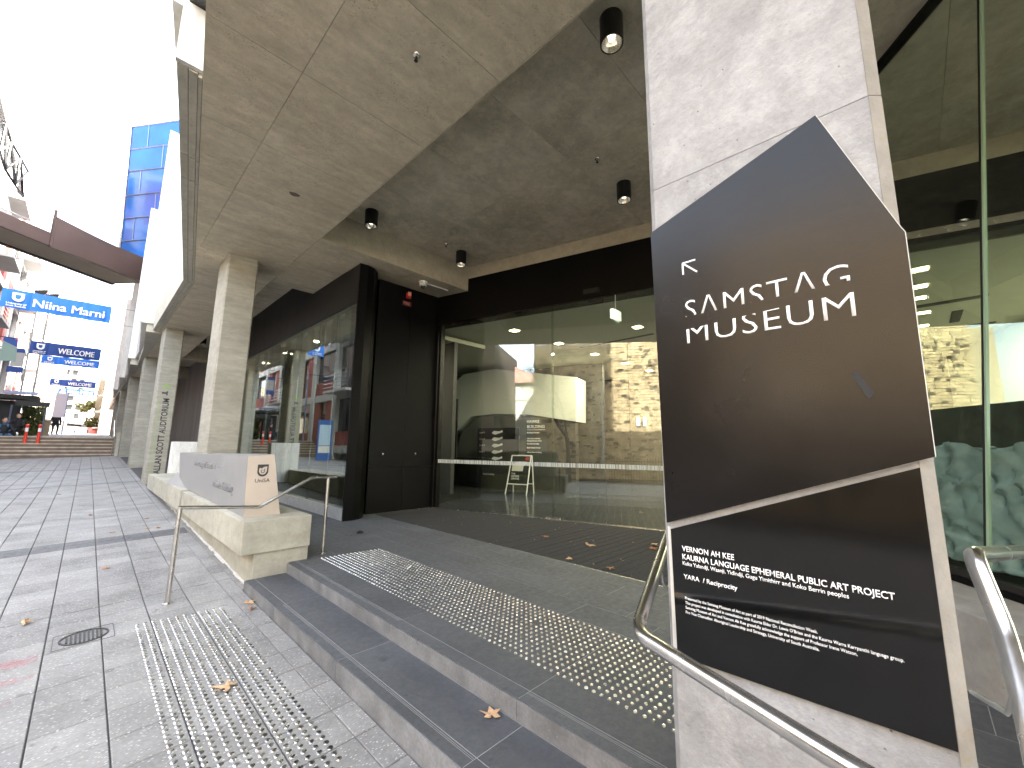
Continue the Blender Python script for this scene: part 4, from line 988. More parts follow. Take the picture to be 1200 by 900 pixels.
downlight(4.9, 6.25, ZI, 'black cylinder lamp in the far corner of the recessed ceiling')
downlight(2.6, 18.5, ZI, 'distant black lamp between the tall column and the lettered column')
for (x, y_, z, lab) in ((1.62, 2.78, ZS, 'sprinkler head on the soffit nearest the lens'), (4.44, 2.73, ZI, 'sprinkler with rust stain on the recessed ceiling by the column'), (4.48, 6.2, ZI, 'small sprinkler left of the far corner lamp')):
    t = thing('sprinkler', lab, 'sprinkler', (x, y_, z), 'sprinkler heads on the concrete ceiling')
    MB().lathe([(0.035, 0), (0.03, -.012), (0.012, -.02)], (0, 0, 0), 14).build('escutcheon', M['steel'], t)
    MB().lathe([(0.008, -.02), (0.008, -.05), (0.018, -.055), (0.018, -.058)], (0, 0, 0), 10).build('nozzle', M['fasciadark'], t)
t = thing('stain', 'rusty stain patch on the soffit before the tall column', 'stain', (1.59, 5.72, ZS - .001))
m = MB(); pts = [(math.cos(a*.52)*(0.05 + random.random()*.05), math.sin(a*.52)*(0.03 + random.random()*.04), 0) for a in range(12)]
m.slab(pts, (0, 0, 0.0008)).build('stain_patch', M['stepdark'], t)
t = thing('dome_camera', 'white dome security camera with conduit under the cross beam', 'security camera', (4.50, 6.98, ZS))
MB().lathe([(0.085, 0), (0.085, -.03), (0.06, -.04), (0.06, -.06), (0.075, -.065), (0.075, -.10), (0.02, -.10)], (0, 0, 0), 20).build('housing', M['cctv'], t, smooth=True)
MB().lathe([(0.05, -.101), (0.04, -.135), (0.01, -.15)], (0, 0, 0), 16).build('dome', M['blackgloss'], t, smooth=True)
MB().tube([(0.08, 0, -.015), (0.62, -0.02, -.015)], 0.012, 8).build('conduit', M['cctv'], t)
t = thing('fire_alarm_strobe', 'small red fire strobe above a red FIRE plate on the black wall', 'fire alarm', (4.47, 7.49, 4.46))
MB().box(-.05, .05, -.05, .005, -.06, .06).build('strobe_body', M['redlamp'], t, bevel=.01)
MB().box(-.035, .035, -.07, -.051, -.01, .075).build('strobe_lens', plain('pink lens', (0.8, 0.35, 0.3), .3), t)
MB().box(-.12, .09, -.006, .004, -.22, -.12).build('name_plate', plain('red plate', (.12, .02, .02), .5), t)
text('lettering', 'FIRE', 0.085, (-.105, -.0065, -.2), (1, 0, 0), (0, 0, 1), plain('pink letters', (0.6, .25, .22), .6), t, bold=.002)

# ================================================================== FALLEN LEAVES
def leaf(x, y_, z, s_, rz, lab, mat, curl=0.3):
    t = MB(); pts = []
    prof = [0.30, 0.62, 0.36, 0.95, 0.42, 1.15, 0.42, 0.95, 0.36, 0.62, 0.30, 0.14]
    n = len(prof)
    v = [(0, 0, 0.015*s_/0.1)]
    for k, r_ in enumerate(prof):
        a = R(-150 + 300*k/(n-1)); rr = r_ * s_ * random.uniform(.85, 1.1)
        v.append((rr*math.cos(a), rr*math.sin(a), curl*s_*abs(math.sin(a*1.3))*random.uniform(.2, .8) + .002))
    f = [(0, k+1, k+2) for k in range(n-1)]
    o = t.add(v, f).build('fallen_leaf', mat, fix=False)
    sd_ = o.modifiers.new('s', 'SOLIDIFY'); sd_.thickness = 0.001
    o.location = (x, y_, z); o.rotation_euler = (0, 0, rz); tag(o, lab, 'leaf', 'dry fallen leaves')
    # stalk
    return o
leaf(0.80, 3.22, gz(.8, 3.2) + .006, 0.105, 2.6, 'big brown plane leaf lying on the plaza tactile studs', M['leafpale'], .25)
leaf(-0.18, 5.5, gz(-.2, 5.5), 0.075, 0.5, 'curled pale leaf on the paving beside the iron cover', M['leafpale'], .6)
leaf(1.24, 4.6, gz(1.24, 4.6), 0.07, 1.5, 'crumpled leaf tucked against the lower step riser', M['leafpale'], .7)
leaf(1.215, 4.45, gz(1.2, 4.4), 0.05, 0.3, 'small crumpled leaf just before the one against the lower riser', M['leaf'], .7)
leaf(1.62, 1.70, -.097, 0.075, 1.2, 'tan leaf on the lower step against the upper riser', M['leafpale'], .35)
for i, (x, y_, s_, lab) in enumerate(((4.76, 3.19, .10, 'star shaped brown leaf on the dark mat near the doors'), (4.75, 3.91, .08, 'brown leaf on the mat left of the star shaped leaf'), (4.06, 2.97, .06, 'small leaf on the mat edge trim'), (4.08, 2.47, .07, 'leaf at the mat edge closest to the column'), (5.4, 2.62, .10, 'upper of two curled leaves behind the handrail'), (5.22, 2.52, .09, 'lower of two curled leaves behind the handrail'))):
    leaf(x, y_, 0.002, s_, i*1.3, lab, M['leaf'] if i % 2 else M['leafpale'], .5)
for i, (x, y_) in enumerate(((0.2, 10.9), (0.9, 9.9), (0.85, 8.95), (1.0, 8.9), (0.35, 6.9), (0.45, 9.0), (-0.3, 14.5), (0.6, 14.2), (-1.6, 15.5))):
    leaf(x, y_, gz(x, y_), 0.06, i, ['leaf scrap just beyond the nearest dark paving band', 'leaf scrap beside the bench wall beyond the nearest dark band', 'left scrap of the pair beside the bench wall near the dark band', 'right scrap of the pair beside the bench wall near the dark band', 'leaf scrap on the paving straight above the plaza tactile studs', 'leaf scrap on the grey paving just past the dark band middle', 'leaf scrap far out on the plaza near the second dark band', 'leaf scrap before the lettered column on the plaza', 'leftmost leaf scrap far out near the street steps'][i], M['leaf'], .5)
lt = MB()
for k in range(120):
    x = random.uniform(3.95, 6.0); y_ = random.uniform(1.8, 6.5)
    if x > xdoor(y_) - .15: continue
    s_ = random.uniform(.004, .014); a = random.random()*6.3
    lt.add([(x + s_*math.cos(a), y_ + s_*math.sin(a), .001), (x - s_*math.sin(a), y_ + s_*math.cos(a), .004), (x - s_*math.cos(a), y_ - s_*math.sin(a)*.4, .001), (x, y_ - s_, .003)], [(0, 1, 2, 3)])
tag(lt.build('leaf_crumbs', M['leafpale'], fix=False), 'crumbs of dry leaf scattered over the dark mat', 'leaf litter', kind='stuff')
t = thing('cigarette_stub', 'white stub lying among the landing tactile studs', 'litter', (2.53, 3.95, .006)); MB().tube([(-.03, -.02, .004), (.03, .02, .004)], .007, 6).build('stub', M['letter'], t)
t = thing('floor_stud_light', 'small round metal stud on the landing beyond the thin handrail post', 'floor fitting', (2.98, 6.0, .0)); MB().lathe([(0.05, 0), (0.05, .012), (0.03, .03), (0.005, .035)], (0, 0, 0), 16).build('metal_cap', M['fasciadark'], t, smooth=True)

# ================================================================== STREET STEPS AND THE STREET BEYOND
ss = structure('street_steps')
zb = gz(-1, YS)
nst = 6; rise = (ZU - zb) / nst
for k in range(nst):
    y0 = YS + k*0.34; y1 = YS + (k+1)*0.34 - .004 if k < nst-1 else 31.42
    z = zb + (k+1)*rise
    for j in range(5):
        xa = -5.0 + j*1.24; xb = xa + 1.236
        MB().box(xa, xb, y0, y1, z - 0.05, z).build('step_tread', M['step'], ss)
    MB().box(-5.0, 1.2, y0 + .02, y1 - .002, zb - .4, z - .051).build('step_riser', M['stepdark'], ss)
t = thing('step_side_wall', 'pale low wall ending the street steps beside the arcade', 'low wall', (1.3, 30, .5)); MB().box(-.22, .5, -1.0, 3.0, -.3, 1.35).build('wall_block', M['planter'], t)
t = thing('step_side_rail', 'small steel handrail at the right end of the street steps', 'handrail', (1.0, 29.4, .5))
MB().tube([(0, 0, 0.1), (0, 0, 1.1), (0, 2.2, 2.0), (0, 2.2, 1.0)], .025, 8).build('rail', M['steel'], t)
for x, lab in ((-2.03, 'orange red bollard with white band, left of the pair on the street steps'), (-1.62, 'orange red bollard with white band, right of the pair on the street steps')):
    t = thing('safety_bollard', lab, 'bollard', (x, 30.6, zb + 4*rise - rise), 'orange red bollards on the street steps')
    MB().lathe([(.13, 0), (.13, .03), (.06, .05), (.055, .98), (.07, 1.0), (.07, 1.05), (.02, 1.08)], (0, 0, 0), 14).build('post', M['red'], t, smooth=True)
    MB().lathe([(.059, .72), (.059, .9)], (0, 0, 0), 14).build('reflective_band', M['reflect'], t)

# left street buildings
def street_building(name, lab, cat, X, y0, y1, floors, fh, zb_, bayw, panel, frame, roofz=None, balc=(), depth=12, brickf=None):
    t = thing(name, lab, cat, (X - 3, (y0+y1)/2, zb_)); O = Vector(t.location)
    def P(mb, n_, m_, par=None, **k):
        o = mb.build(n_, m_, par or t, **k)
        if not par: o.location = -O
        return o
    P(MB().box(X - depth, X - .35, y0, y1, zb_ - 1.5, zb_ + floors*fh + .4), 'wall', frame)
    nb = int((y1 - y0)/bayw)
    for b in range(nb + 1):
        yy = y0 + b*bayw
        P(MB().box(X - .34, X, yy - .28, yy + .28, zb_ - 1.5, zb_ + floors*fh + .4), 'pier', frame)
    for f_ in range(floors + 1):
        z = zb_ + f_*fh
        P(MB().box(X - .34, X - .06, y0 + .281, y1 - .281, z - .25, z + .25), 'floor_band', frame)
    for b in range(nb):
        for f_ in range(floors):
            ya = y0 + b*bayw + .29; yb_ = ya + bayw - .58; za = zb_ + f_*fh + .26; zc = za + fh - .52
            if (b, f_) in balc or (b % 3 == 1 and f_ > 0 and balc):
                P(MB().box(X - .33, X - .25, ya, yb_, za, zc), 'window', M['window'])
                bl = P(MB().box(X - .05, X + .9, ya, yb_, za - .25, za - .1), 'balcony', frame)
                for q in range(4): P(MB().tube([(X + .88, ya, za + .1 + q*.25), (X + .88, yb_, za + .1 + q*.25)], .02, 5), 'balcony_rail', M['steel'])
            elif (b + f_) % 2 == 0 or brickf:
                w = (yb_ - ya)
                P(MB().box(X - .33, X - .12, ya, ya + w*.40, za, zc), 'brick_panel', panel)
                P(MB().box(X - .33, X - .27, ya + w*.405, yb_ - w*.27, za, zc), 'window', M['window'])
                P(MB().box(X - .33, X - .12, yb_ - w*.265, yb_, za, zc), 'brick_panel', panel)
            else:
                P(MB().box(X - .33, X - .12, ya, yb_, za, za + .9), 'brick_panel', panel)
                P(MB().box(X - .33, X - .27, ya, yb_, za + .905, zc), 'window', M['window'])
    return t
street_building('apartment_building', 'white framed building with red brick panels and balconies along the left of the street', 'building', -5.0, 20.0, 76.0, 5, 3.6, 1.0, 4.0, M['brick'], M['framewhite'], balc=((1, 1),))
street_building('terrace_building', 'cream rendered street building with narrow dark windows beyond the red and white one', 'building', -4.9, 77.0, 140.0, 5, 3.8, 2.0, 4.5, M['cream'], M['cream'], brickf=True)
# right far building beyond the arcade
t = thing('tan_building', 'tan street building with slim balconies beyond the arcade on the right', 'building', (6.2, 100, 1.5))
MB().box(-5.2, 6, -22, 30, -1, 9.2).build('wall', M['cream'], t)
for k in range(4):
    MB().box(-5.75, -5.2, -21 + 0.0, 29, 1.7 + k*2.2, 1.85 + k*2.2).build('balcony', M['framewhite'], t)
    for j in range(9): MB().box(-5.23, -5.19, -20 + j*5.4, -18 + j*5.4, 2.2 + k*2.2 - .3, 3.4 + k*2.2).build('window', M['window'], t)
# pale apartment tower closing the street
t = thing('apartment_tower', 'pale tower with rows of balconies closing the far end of the street', 'tower', (-5.2, 205, 4))
MB().box(-4.6, 7.0, -5, 8, -1, 25).build('wall', M['framewhite'], t)
for k in range(8):
    MB().box(-4.7, 3.0, -5.9, -5.01, 1.6 + k*2.9, 1.95 + k*2.9).build('balcony', M['white_con'], t)
    for j in range(4): MB().box(-4.2 + j*1.9, -3.0 + j*1.9, -5.06, -5.0, 2.2 + k*2.9, 3.9 + k*2.9).build('window', M['fasciadark'] if (j+k) % 3 else M['ceil'], t)
def far_tree(lab, x, y, z, rx, rz, n=700, seed=1, trunk=2.5, mat='tree', ls=.22, group=None):
    rnd = random.Random(seed)
    t = thing('tree', lab, 'tree', (x, y, z), group)
    MB().tube([(0, 0, 0), (rx*.05, 0, trunk*.6), (-rx*.05, .1, trunk*1.4)], .14, 8, radii=[.16, .12, .05]).build('trunk', M['bark'], t)
    m = MB(); cl = [(rnd.gauss(0, rx*.45), rnd.gauss(0, rx*.45), trunk + rz*.7 + rnd.gauss(0, rz*.4)) for _ in range(14)]
    for _ in range(n):
        c = rnd.choice(cl); p = Vector((c[0] + rnd.gauss(0, rx*.2), c[1] + rnd.gauss(0, rx*.2), c[2] + rnd.gauss(0, rz*.17)))
        a = Vector((rnd.gauss(0, 1), rnd.gauss(0, 1), rnd.gauss(0, 1))).normalized()*ls; b = a.orthogonal().normalized()*ls*.6
        m.add([p - a, p - b, p + a, p + b], [(0, 1, 2, 3)])
    m.build('crown', M[mat], t, fix=False); return t
far_tree('olive green tree in front of the far pale tower, right of the banners', -.4, 108, 3.0, 1.4, 1.3, seed=3, trunk=4.2)
far_tree('lower reddish bush tree at the far right kerb beneath the olive tree', .3, 95, 2.6, .9, .9, seed=4, trunk=1.2, n=400)

# banners across the street
def banner(Y, xa, xb, za, zc, word, lab, mat, sag=.05):
    t = thing('street_banner', lab, 'banner', ((xa+xb)/2, Y, (za+zc)/2), 'blue banners strung across the street'); O = Vector(t.location)
    m = MB(); n = 24; vs = []
    for k in range(n+1):
        x = xa + (xb-xa)*k/n; wob = .03*math.sin(k*1.7) + .02*math.sin(k*.6+Y)
        vs += [(x - O.x, wob, za - O.z + .01*math.sin(k*.9)), (x - O.x, wob*.6, zc - O.z)]
    m.add(vs, [(2*k, 2*k+2, 2*k+3, 2*k+1) for k in range(n)])
    o = m.build('cloth', mat, t, smooth=False, fix=False); sd_ = o.modifiers.new('s', 'SOLIDIFY'); sd_.thickness = .01; sd_.offset = 0
    H = zc - za; W = xb - xa
    text('lettering', word, H*.62, (xa + W*(.27 if word[0] == 'N' else .38) - O.x, -.075, za + H*.22 - O.z), (1, 0, 0), (0, 0, 1), M['letter'], t, fit=W*(.66 if word[0] == 'N' else .52))
    text('lettering', word, H*.62, (xa + W*(.27 if word[0] == 'N' else .38) - O.x + .022, -.079, za + H*.22 - O.z + .006), (1, 0, 0), (0, 0, 1), M['letter'], t, fit=W*(.66 if word[0] == 'N' else .52))
    cx, cz = xa + W*.14 - O.x, za + H*.62 - O.z; s_ = H*.42
    out = [(-0.5, 0.5), (0.5, 0.5), (0.5, -0.05)] + [(0.5*math.cos(R(a)), -0.1 + 0.5*math.sin(R(a))) for a in range(-10, -171, -20)] + [(-0.5, -0.05)]
    MB().slab([(cx + s_*a, -.07, cz + s_*b) for a, b in out][::-1], (0, -.004, 0)).build('shield', M['letter'], t)
    MB().slab([(cx + s_*a*.45, -.078, cz + s_*b*.5) for a, b in out][::-1], (0, -.003, 0)).build('shield_mark', mat, t)
    text('lettering', 'University of', H*.11, (xa + W*.05 - O.x, -.07, za + H*.2 - O.z), (1, 0, 0), (0, 0, 1), M['letter'], t, fit=W*.17, bold=.004)
    text('lettering', 'South Australia', H*.11, (xa + W*.05 - O.x, -.07, za + H*.08 - O.z), (1, 0, 0), (0, 0, 1), M['letter'], t, fit=W*.17, bold=.004)
    for zz in (za, zc):
        MB().tube([(-5.0 - O.x, 0, zz - O.z), (xa - O.x, 0, zz - O.z)], .008, 4).build('cable', M['iron'], t)
        MB().tube([(xb - O.x, 0, zz - O.z), (.95 - O.x, 0, zz - O.z)], .008, 4).build('cable', M['iron'], t)
    return t
banner(25, -2.95, .14, 6.5, 7.26, 'Niina Marni', 'largest and nearest royal blue banner reading Niina Marni', M['blue'])
banner(39, -3.1, .04, 6.75, 7.57, 'WELCOME', 'second banner, darker blue WELCOME right below the nearest one', M['navy'])
banner(46, -3.0, .07, 7.1, 7.72, 'WELCOME', 'bright blue WELCOME banner tucked under the darker one', M['blue'])
banner(56, -2.9, .07, 6.42, 7.05, 'WELCOME', 'smaller WELCOME banner, fourth from the nearest', M['navy'])
banner(64, -2.65, .1, 6.36, 6.95, 'Niina Marni', 'farthest faint blue banner low over the street', M['navy'])

# footbridge
t = thing('footbridge', 'brown clad footbridge crossing high over the street to the blue tower', 'bridge', (-2.2, 27.5, 10.15)); O = Vector(t.location)
nr = Vector((.79, .62, 0)); fr_ = Vector((-.62, .79, 0))
b0_ = Vector((-2.2, 27.46, 10.15))
def BP(s_, o_, z): return tuple(b0_ + nr*s_ + fr_*o_ + Vector((0, 0, z)) - O)
def bbox(s0, s1, o0, o1, z0, z1): return MB().hexa([BP(s0,o0,z0), BP(s1,o0,z0), BP(s1,o1,z0), BP(s0,o1,z0)], [BP(s0,o0,z1), BP(s1,o0,z1), BP(s1,o1,z1), BP(s0,o1,z1)])
bbox(-8, 4.3, 0.05, 1.75, 0, .25).build('deck_soffit', M['bridge_soffit'], t)
bbox(-8, 4.3, 1.751, 1.95, -.06, .3).build('edge_beam', M['iron'], t)
bbox(-8, -0.02, -0.05, 0.049, .0, .62).build('cladding_panel', M['brown_steel'], t)
for a, b in ((-8, -5), (-4.99, -2.5), (-2.49, -.03)): bbox(a, b, -.06, -.052, .02, .6).build('cladding_sheet', M['brown_steel'], t)
m = MB(); n = 12
for k in range(n):
    s0, s1 = k*.33, (k+1)*.33
    c0 = -.35*math.sin(min(1, k/n)*1.6); c1 = -.35*math.sin(min(1, (k+1)/n)*1.6)
    z0 = .02; ta = 1.5 - .25*math.sin(k/n*2.2); tb = 1.5 - .25*math.sin((k+1)/n*2.2)
    m.hexa([BP(s0, c0, z0 - .05), BP(s1, c1, z0 - .05), BP(s1, c1 + .06, z0 - .05), BP(s0, c0 + .06, z0 - .05)], [BP(s0, c0, ta), BP(s1, c1, tb), BP(s1, c1 + .06, tb), BP(s0, c0 + .06, ta)])
m.build('curved_screen', M['brown_steel'], t)
MB().tube([BP(0, -.05, 0), BP(0, -.05, 1.75)], .06, 6).build('end_post', M['brown_steel'], t)
MB().tube([BP(-8, 0, 1.0), BP(-.3, 0, .75)], .025, 5).build('guard_rail', M['steel'], t)

# blue glass tower
t = thing('glass_tower', 'leaning blue glass tower with dark mullions above the white facade', 'tower', (0, 31, 11)); O = Vector(t.location)
TL = Vector((-.22, 31, 19.56)); BL = Vector((.16, 31, 11.37)); dr_ = Vector((.57, -.82, 0))*5.5
rowsz = [0, .175, .345, .525, .695, .86, 1.0]
vsp = [(.22,), (.42,), (.17,), (.38,), (.14,), (.45,)]
def TP(a, b, off=0): return tuple(TL.lerp(BL, a) + dr_*b + Vector((-.82, -.57, 0))*off - O)
for r0, r1, vs_ in zip(rowsz, rowsz[1:], vsp):
    cuts = [0, vs_[0], vs_[0] + .42, 1.0]
    for c0, c1 in zip(cuts, cuts[1:]):
        MB().slab([TP(r0 + .003, c0 + .003), TP(r1 - .003, c0 + .003), TP(r1 - .003, c1 - .003), TP(r0 + .003, c1 - .003)], Vector((.82, .57, 0))*.05).build('glass_pane', M['towerglass'], t)
        MB().tube([TP(r0, c1, .01), TP(r1, c1, .01)], .025, 4).build('mullion', M['mullion'], t)
for r0 in rowsz: MB().tube([TP(r0, 0, .01), TP(r0, 1, .01)], .045, 4).build('transom', M['mullion'], t)
MB().tube([TP(0, 0, .02), TP(1.02, 0, .02)], .08, 4).build('corner_trim', M['steel'], t)
bk = Vector((.82, .57, 0))
q = [Vector(TP(0, 0, -.06)), Vector(TP(1, 0, -.06)), Vector(TP(1, 1, -.06)), Vector(TP(0, 1, -.06))]
MB().slab(q, bk*5).build('tower_core', M['mullion'], t)

# roof truss and awning at top left
t = thing('roof_sign_frame', 'open steel lattice frame standing on the roof edge at the top left', 'steel frame', (-4.0, 28, 12.5)); O = Vector(t.location)
import itertools
def tt(pts, r=.05): MB().tube([Vector(p) - O for p in pts], r, 5).build('lattice_bar', M['iron'], t)
base = [(-5.0, 26.0, 15.2), (-4.16, 28, 15.5), (-3.99, 28.6, 15.0), (-3.75, 29.5, 14.8), (-3.62, 31, 14.9)]
for k in range(4):
    a = Vector(base[k]); b = Vector(base[k+1]); lo = a.copy(); lo.z -= 1.4; lo2 = b.copy(); lo2.z -= 1.4
    tt([a, b]); tt([a, lo2]); tt([lo, b]); tt([lo, lo2]); tt([a, lo])
t = thing('roof_awning', 'dark grey sloping roof awning at the left picture edge', 'awning', (-4.4, 27, 12.5))
MB().hexa([(-1.5, -2, -.3), (.45, 1.0, -1.0), (.9, 3.0, -1.2), (-1.5, 3, -.3)], [(-1.5, -2, 1.7), (.25, .6, 1.5), (.8, 3.0, -.9), (-1.5, 3, 1.7)]).build('awning_sheet', M['plinth'], t)
MB().tube([(.5, .9, -.9), (-1.0, -1.6, -.5)], .12, 8).build('awning_arm', M['framewhite'], t)
# street lamps
for (x, y_, dx, lab) in ((-3.35, 42.0, -.55, 'left of two tall slim street lamps with tilted heads above the first banner'), (-2.85, 42.6, .5, 'right of two tall slim street lamps with tilted heads above the first banner')):
    t = thing('street_lamp', lab, 'street lamp', (x, y_, uz(y_)), 'slim street lamps on the left side')
    MB().tube([(0, 0, 0), (0, 0, 9.7)], .05, 8).build('pole', M['plinth'], t)
    MB().slab([(-.3, -.1, 9.75), (.35, -.1, 9.95), (.35, -.1, 9.8), (.0, -.1, 9.2)], (0, .2, 0)).build('lamp_head', M['fasciadark'], t)
# hanging flags
t = thing('hanging_flag', 'grey green street flag with dark blue top hanging at the left edge', 'flag', (-3.0, 30, 5))
MB().slab([(-.22, 0, 1.13), (-.22, 0, -.0), (.27, 0, .02), (.22, 0, 1.08)], (0, .02, 0)).build('cloth', plain('grey green cloth', (.22, .30, .26), .7), t)
MB().slab([(-.215, -.003, 1.14), (-.215, -.003, .95), (.225, -.003, .72), (.225, -.003, 1.09)], (0, .002, 0)).build('top_band', M['navy'], t)
MB().tube([(-2.0, .01, 1.2), (.3, .01, 1.12)], .02, 5).build('arm', M['iron'], t)
MB().tube([(-.9, .01, -3.6), (-.9, .01, 1.3)], .05, 6).build('pole', M['mullion'], t)
t = thing('hanging_flag', 'white street flag with blue foot hanging behind the grey green one', 'flag', (-3.1, 36, 5.3))
MB().box(-.35, .12, 0, .02, .2, 1.0).build('cloth', M['framewhite'], t); MB().box(-.45, .15, 0, .02, -.15, .19).build('bottom_band', M['navy'], t); MB().box(-.35, .12, 0, .02, 1.01, 1.2).build('top_band', M['navy'], t)
MB().tube([(-2.0, .01, 1.25), (.2, .01, 1.22)], .02, 5).build('arm', M['iron'], t)
# cafe corner: canopy, sign box, hedge, kiosk, dark opening
t = thing('street_canopy', 'dark flat canopy with hanging sign box above the clipped hedge', 'canopy', (-3, 34, 1.6))
MB().box(-2.2, .95, -.2, 1.6, 1.95, 2.15).build('canopy_roof', M['fasciadark'], t)
MB().box(.2, 1.42, -.4, -.25, 1.57, 1.83).build('sign_box', M['iron'], t)
MB().box(-.3, .9, -.2, .1, 2.5 - .3, 2.55 - .2).build('canopy_edge', M['mullion'], t)
for x in (.1, 1.3): MB().tube([(x, -.3, 0), (x, -.3, 1.6)], .04, 6).build('post', M['mullion'], t)
MB().box(-.6, .3, 1.0, 1.5, -.2, 1.9).build('dark_opening', M['iron'], t)
t = thing('clipped_hedge', 'boxy olive hedge behind the two orange bollards', 'hedge', (-2.25, 35.9, uz(36)))
m = MB(); rnd = random.Random(5)
for _ in range(2600):
    p = Vector((rnd.uniform(-.42, .42), rnd.uniform(-.5, .6), rnd.uniform(0.02, 1.62)))
    a = Vector((rnd.gauss(0, 1), rnd.gauss(0, 1), rnd.gauss(0, 1))).normalized()*.07; b = a.orthogonal().normalized()*.04
    m.add([p - a, p - b, p + a, p + b], [(0, 1, 2, 3)])
m.build('foliage', M['hedge'], t, fix=False); MB().tube([(0, 0, 0), (0, 0, 1.2)], .05, 6).build('stem', M['bark'], t)
t = thing('street_kiosk', 'small tan kiosk box with pale rim right of the hedge', 'kiosk', (-1.85, 38, uz(38)))
MB().box(-.25, .2, -.1, .5, 0, .85).build('body', plain('tan kiosk panel', (.30, .24, .14), .6), t); MB().box(-.3, .25, -.12, .52, .86, .95).build('rim', M['cream'], t)
t = thing('street_pennant', 'pink white pennant hanging right of the canopy sign', 'flag', (-1.35, 40, 3.4)); MB().box(-.35, .2, 0, .02, -.5, 1.1).build('cloth', plain('pale pink cloth', (.75, .65, .68), .7), t)
MB().tube([(.2, .01, -1.6), (.2, .01, 1.3)], .03, 5).build('pole', M['mullion'], t)

# parked cars and site barriers at the far end
def car(lab, x, y, mat, rz=0):
    t = thing('parked_car', lab, 'car', (x, y, uz(y)), 'cars at the far end of the street', rz=rz)
    prof = [(-2.1, .35), (-2.15, .75), (-1.7, .95), (-.95, 1.05), (-.5, 1.5), (.9, 1.52), (1.55, 1.08), (2.1, .98), (2.15, .4)]
    MB().slab([(-.85, a, b) for a, b in prof], (1.7, 0, 0)).build('body', mat, t, bevel=.08)
    MB().box(-.7, .7, -.98, -.93, 1.02, 1.42).build('windscreen', M['window'], t)
    MB().box(-.86, .86, -.4, 1.3, 1.08, 1.42).build('side_glass', M['window'], t)
    for sx in (-.8, .8):
        for yy in (-1.35, 1.35):
            MB().tube([(sx - .1, yy, .32), (sx + .1, yy, .32)], .32, 12).build('wheel', M['rubber'], t)
    for sx in (-.6, .6): MB().box(sx - .15, sx + .15, -2.17, -2.1, .62, .75).build('headlight', M['letter'], t)
    return t
car('white parked car left of the far barriers', -2.6, 88, M['whitepaint'], R(60))
car('silver parked car behind the white one at the far end', -.9, 96, M['plinth'], R(75))
for k in range(4):
    t = thing('site_barrier', ['pale grey barrier, leftmost of the far row', 'pale grey barrier, second from left in the far row', 'pale grey barrier, third from left in the far row', 'pink red barrier at the right end of the far row'][k], 'barrier', (-3.1 + k*1.25, 84, uz(84)), 'barriers across the far end of the street')
    MB().hexa([(-.58, -.3, 0), (.58, -.3, 0), (.58, .3, 0), (-.58, .3, 0)], [(-.56, -.1, .9), (.56, -.1, .9), (.56, .1, .9), (-.56, .1, .9)]).build('barrier_block', M['white_con'] if k < 3 else plain('pink red plastic', (.7, .2, .2), .5), t)

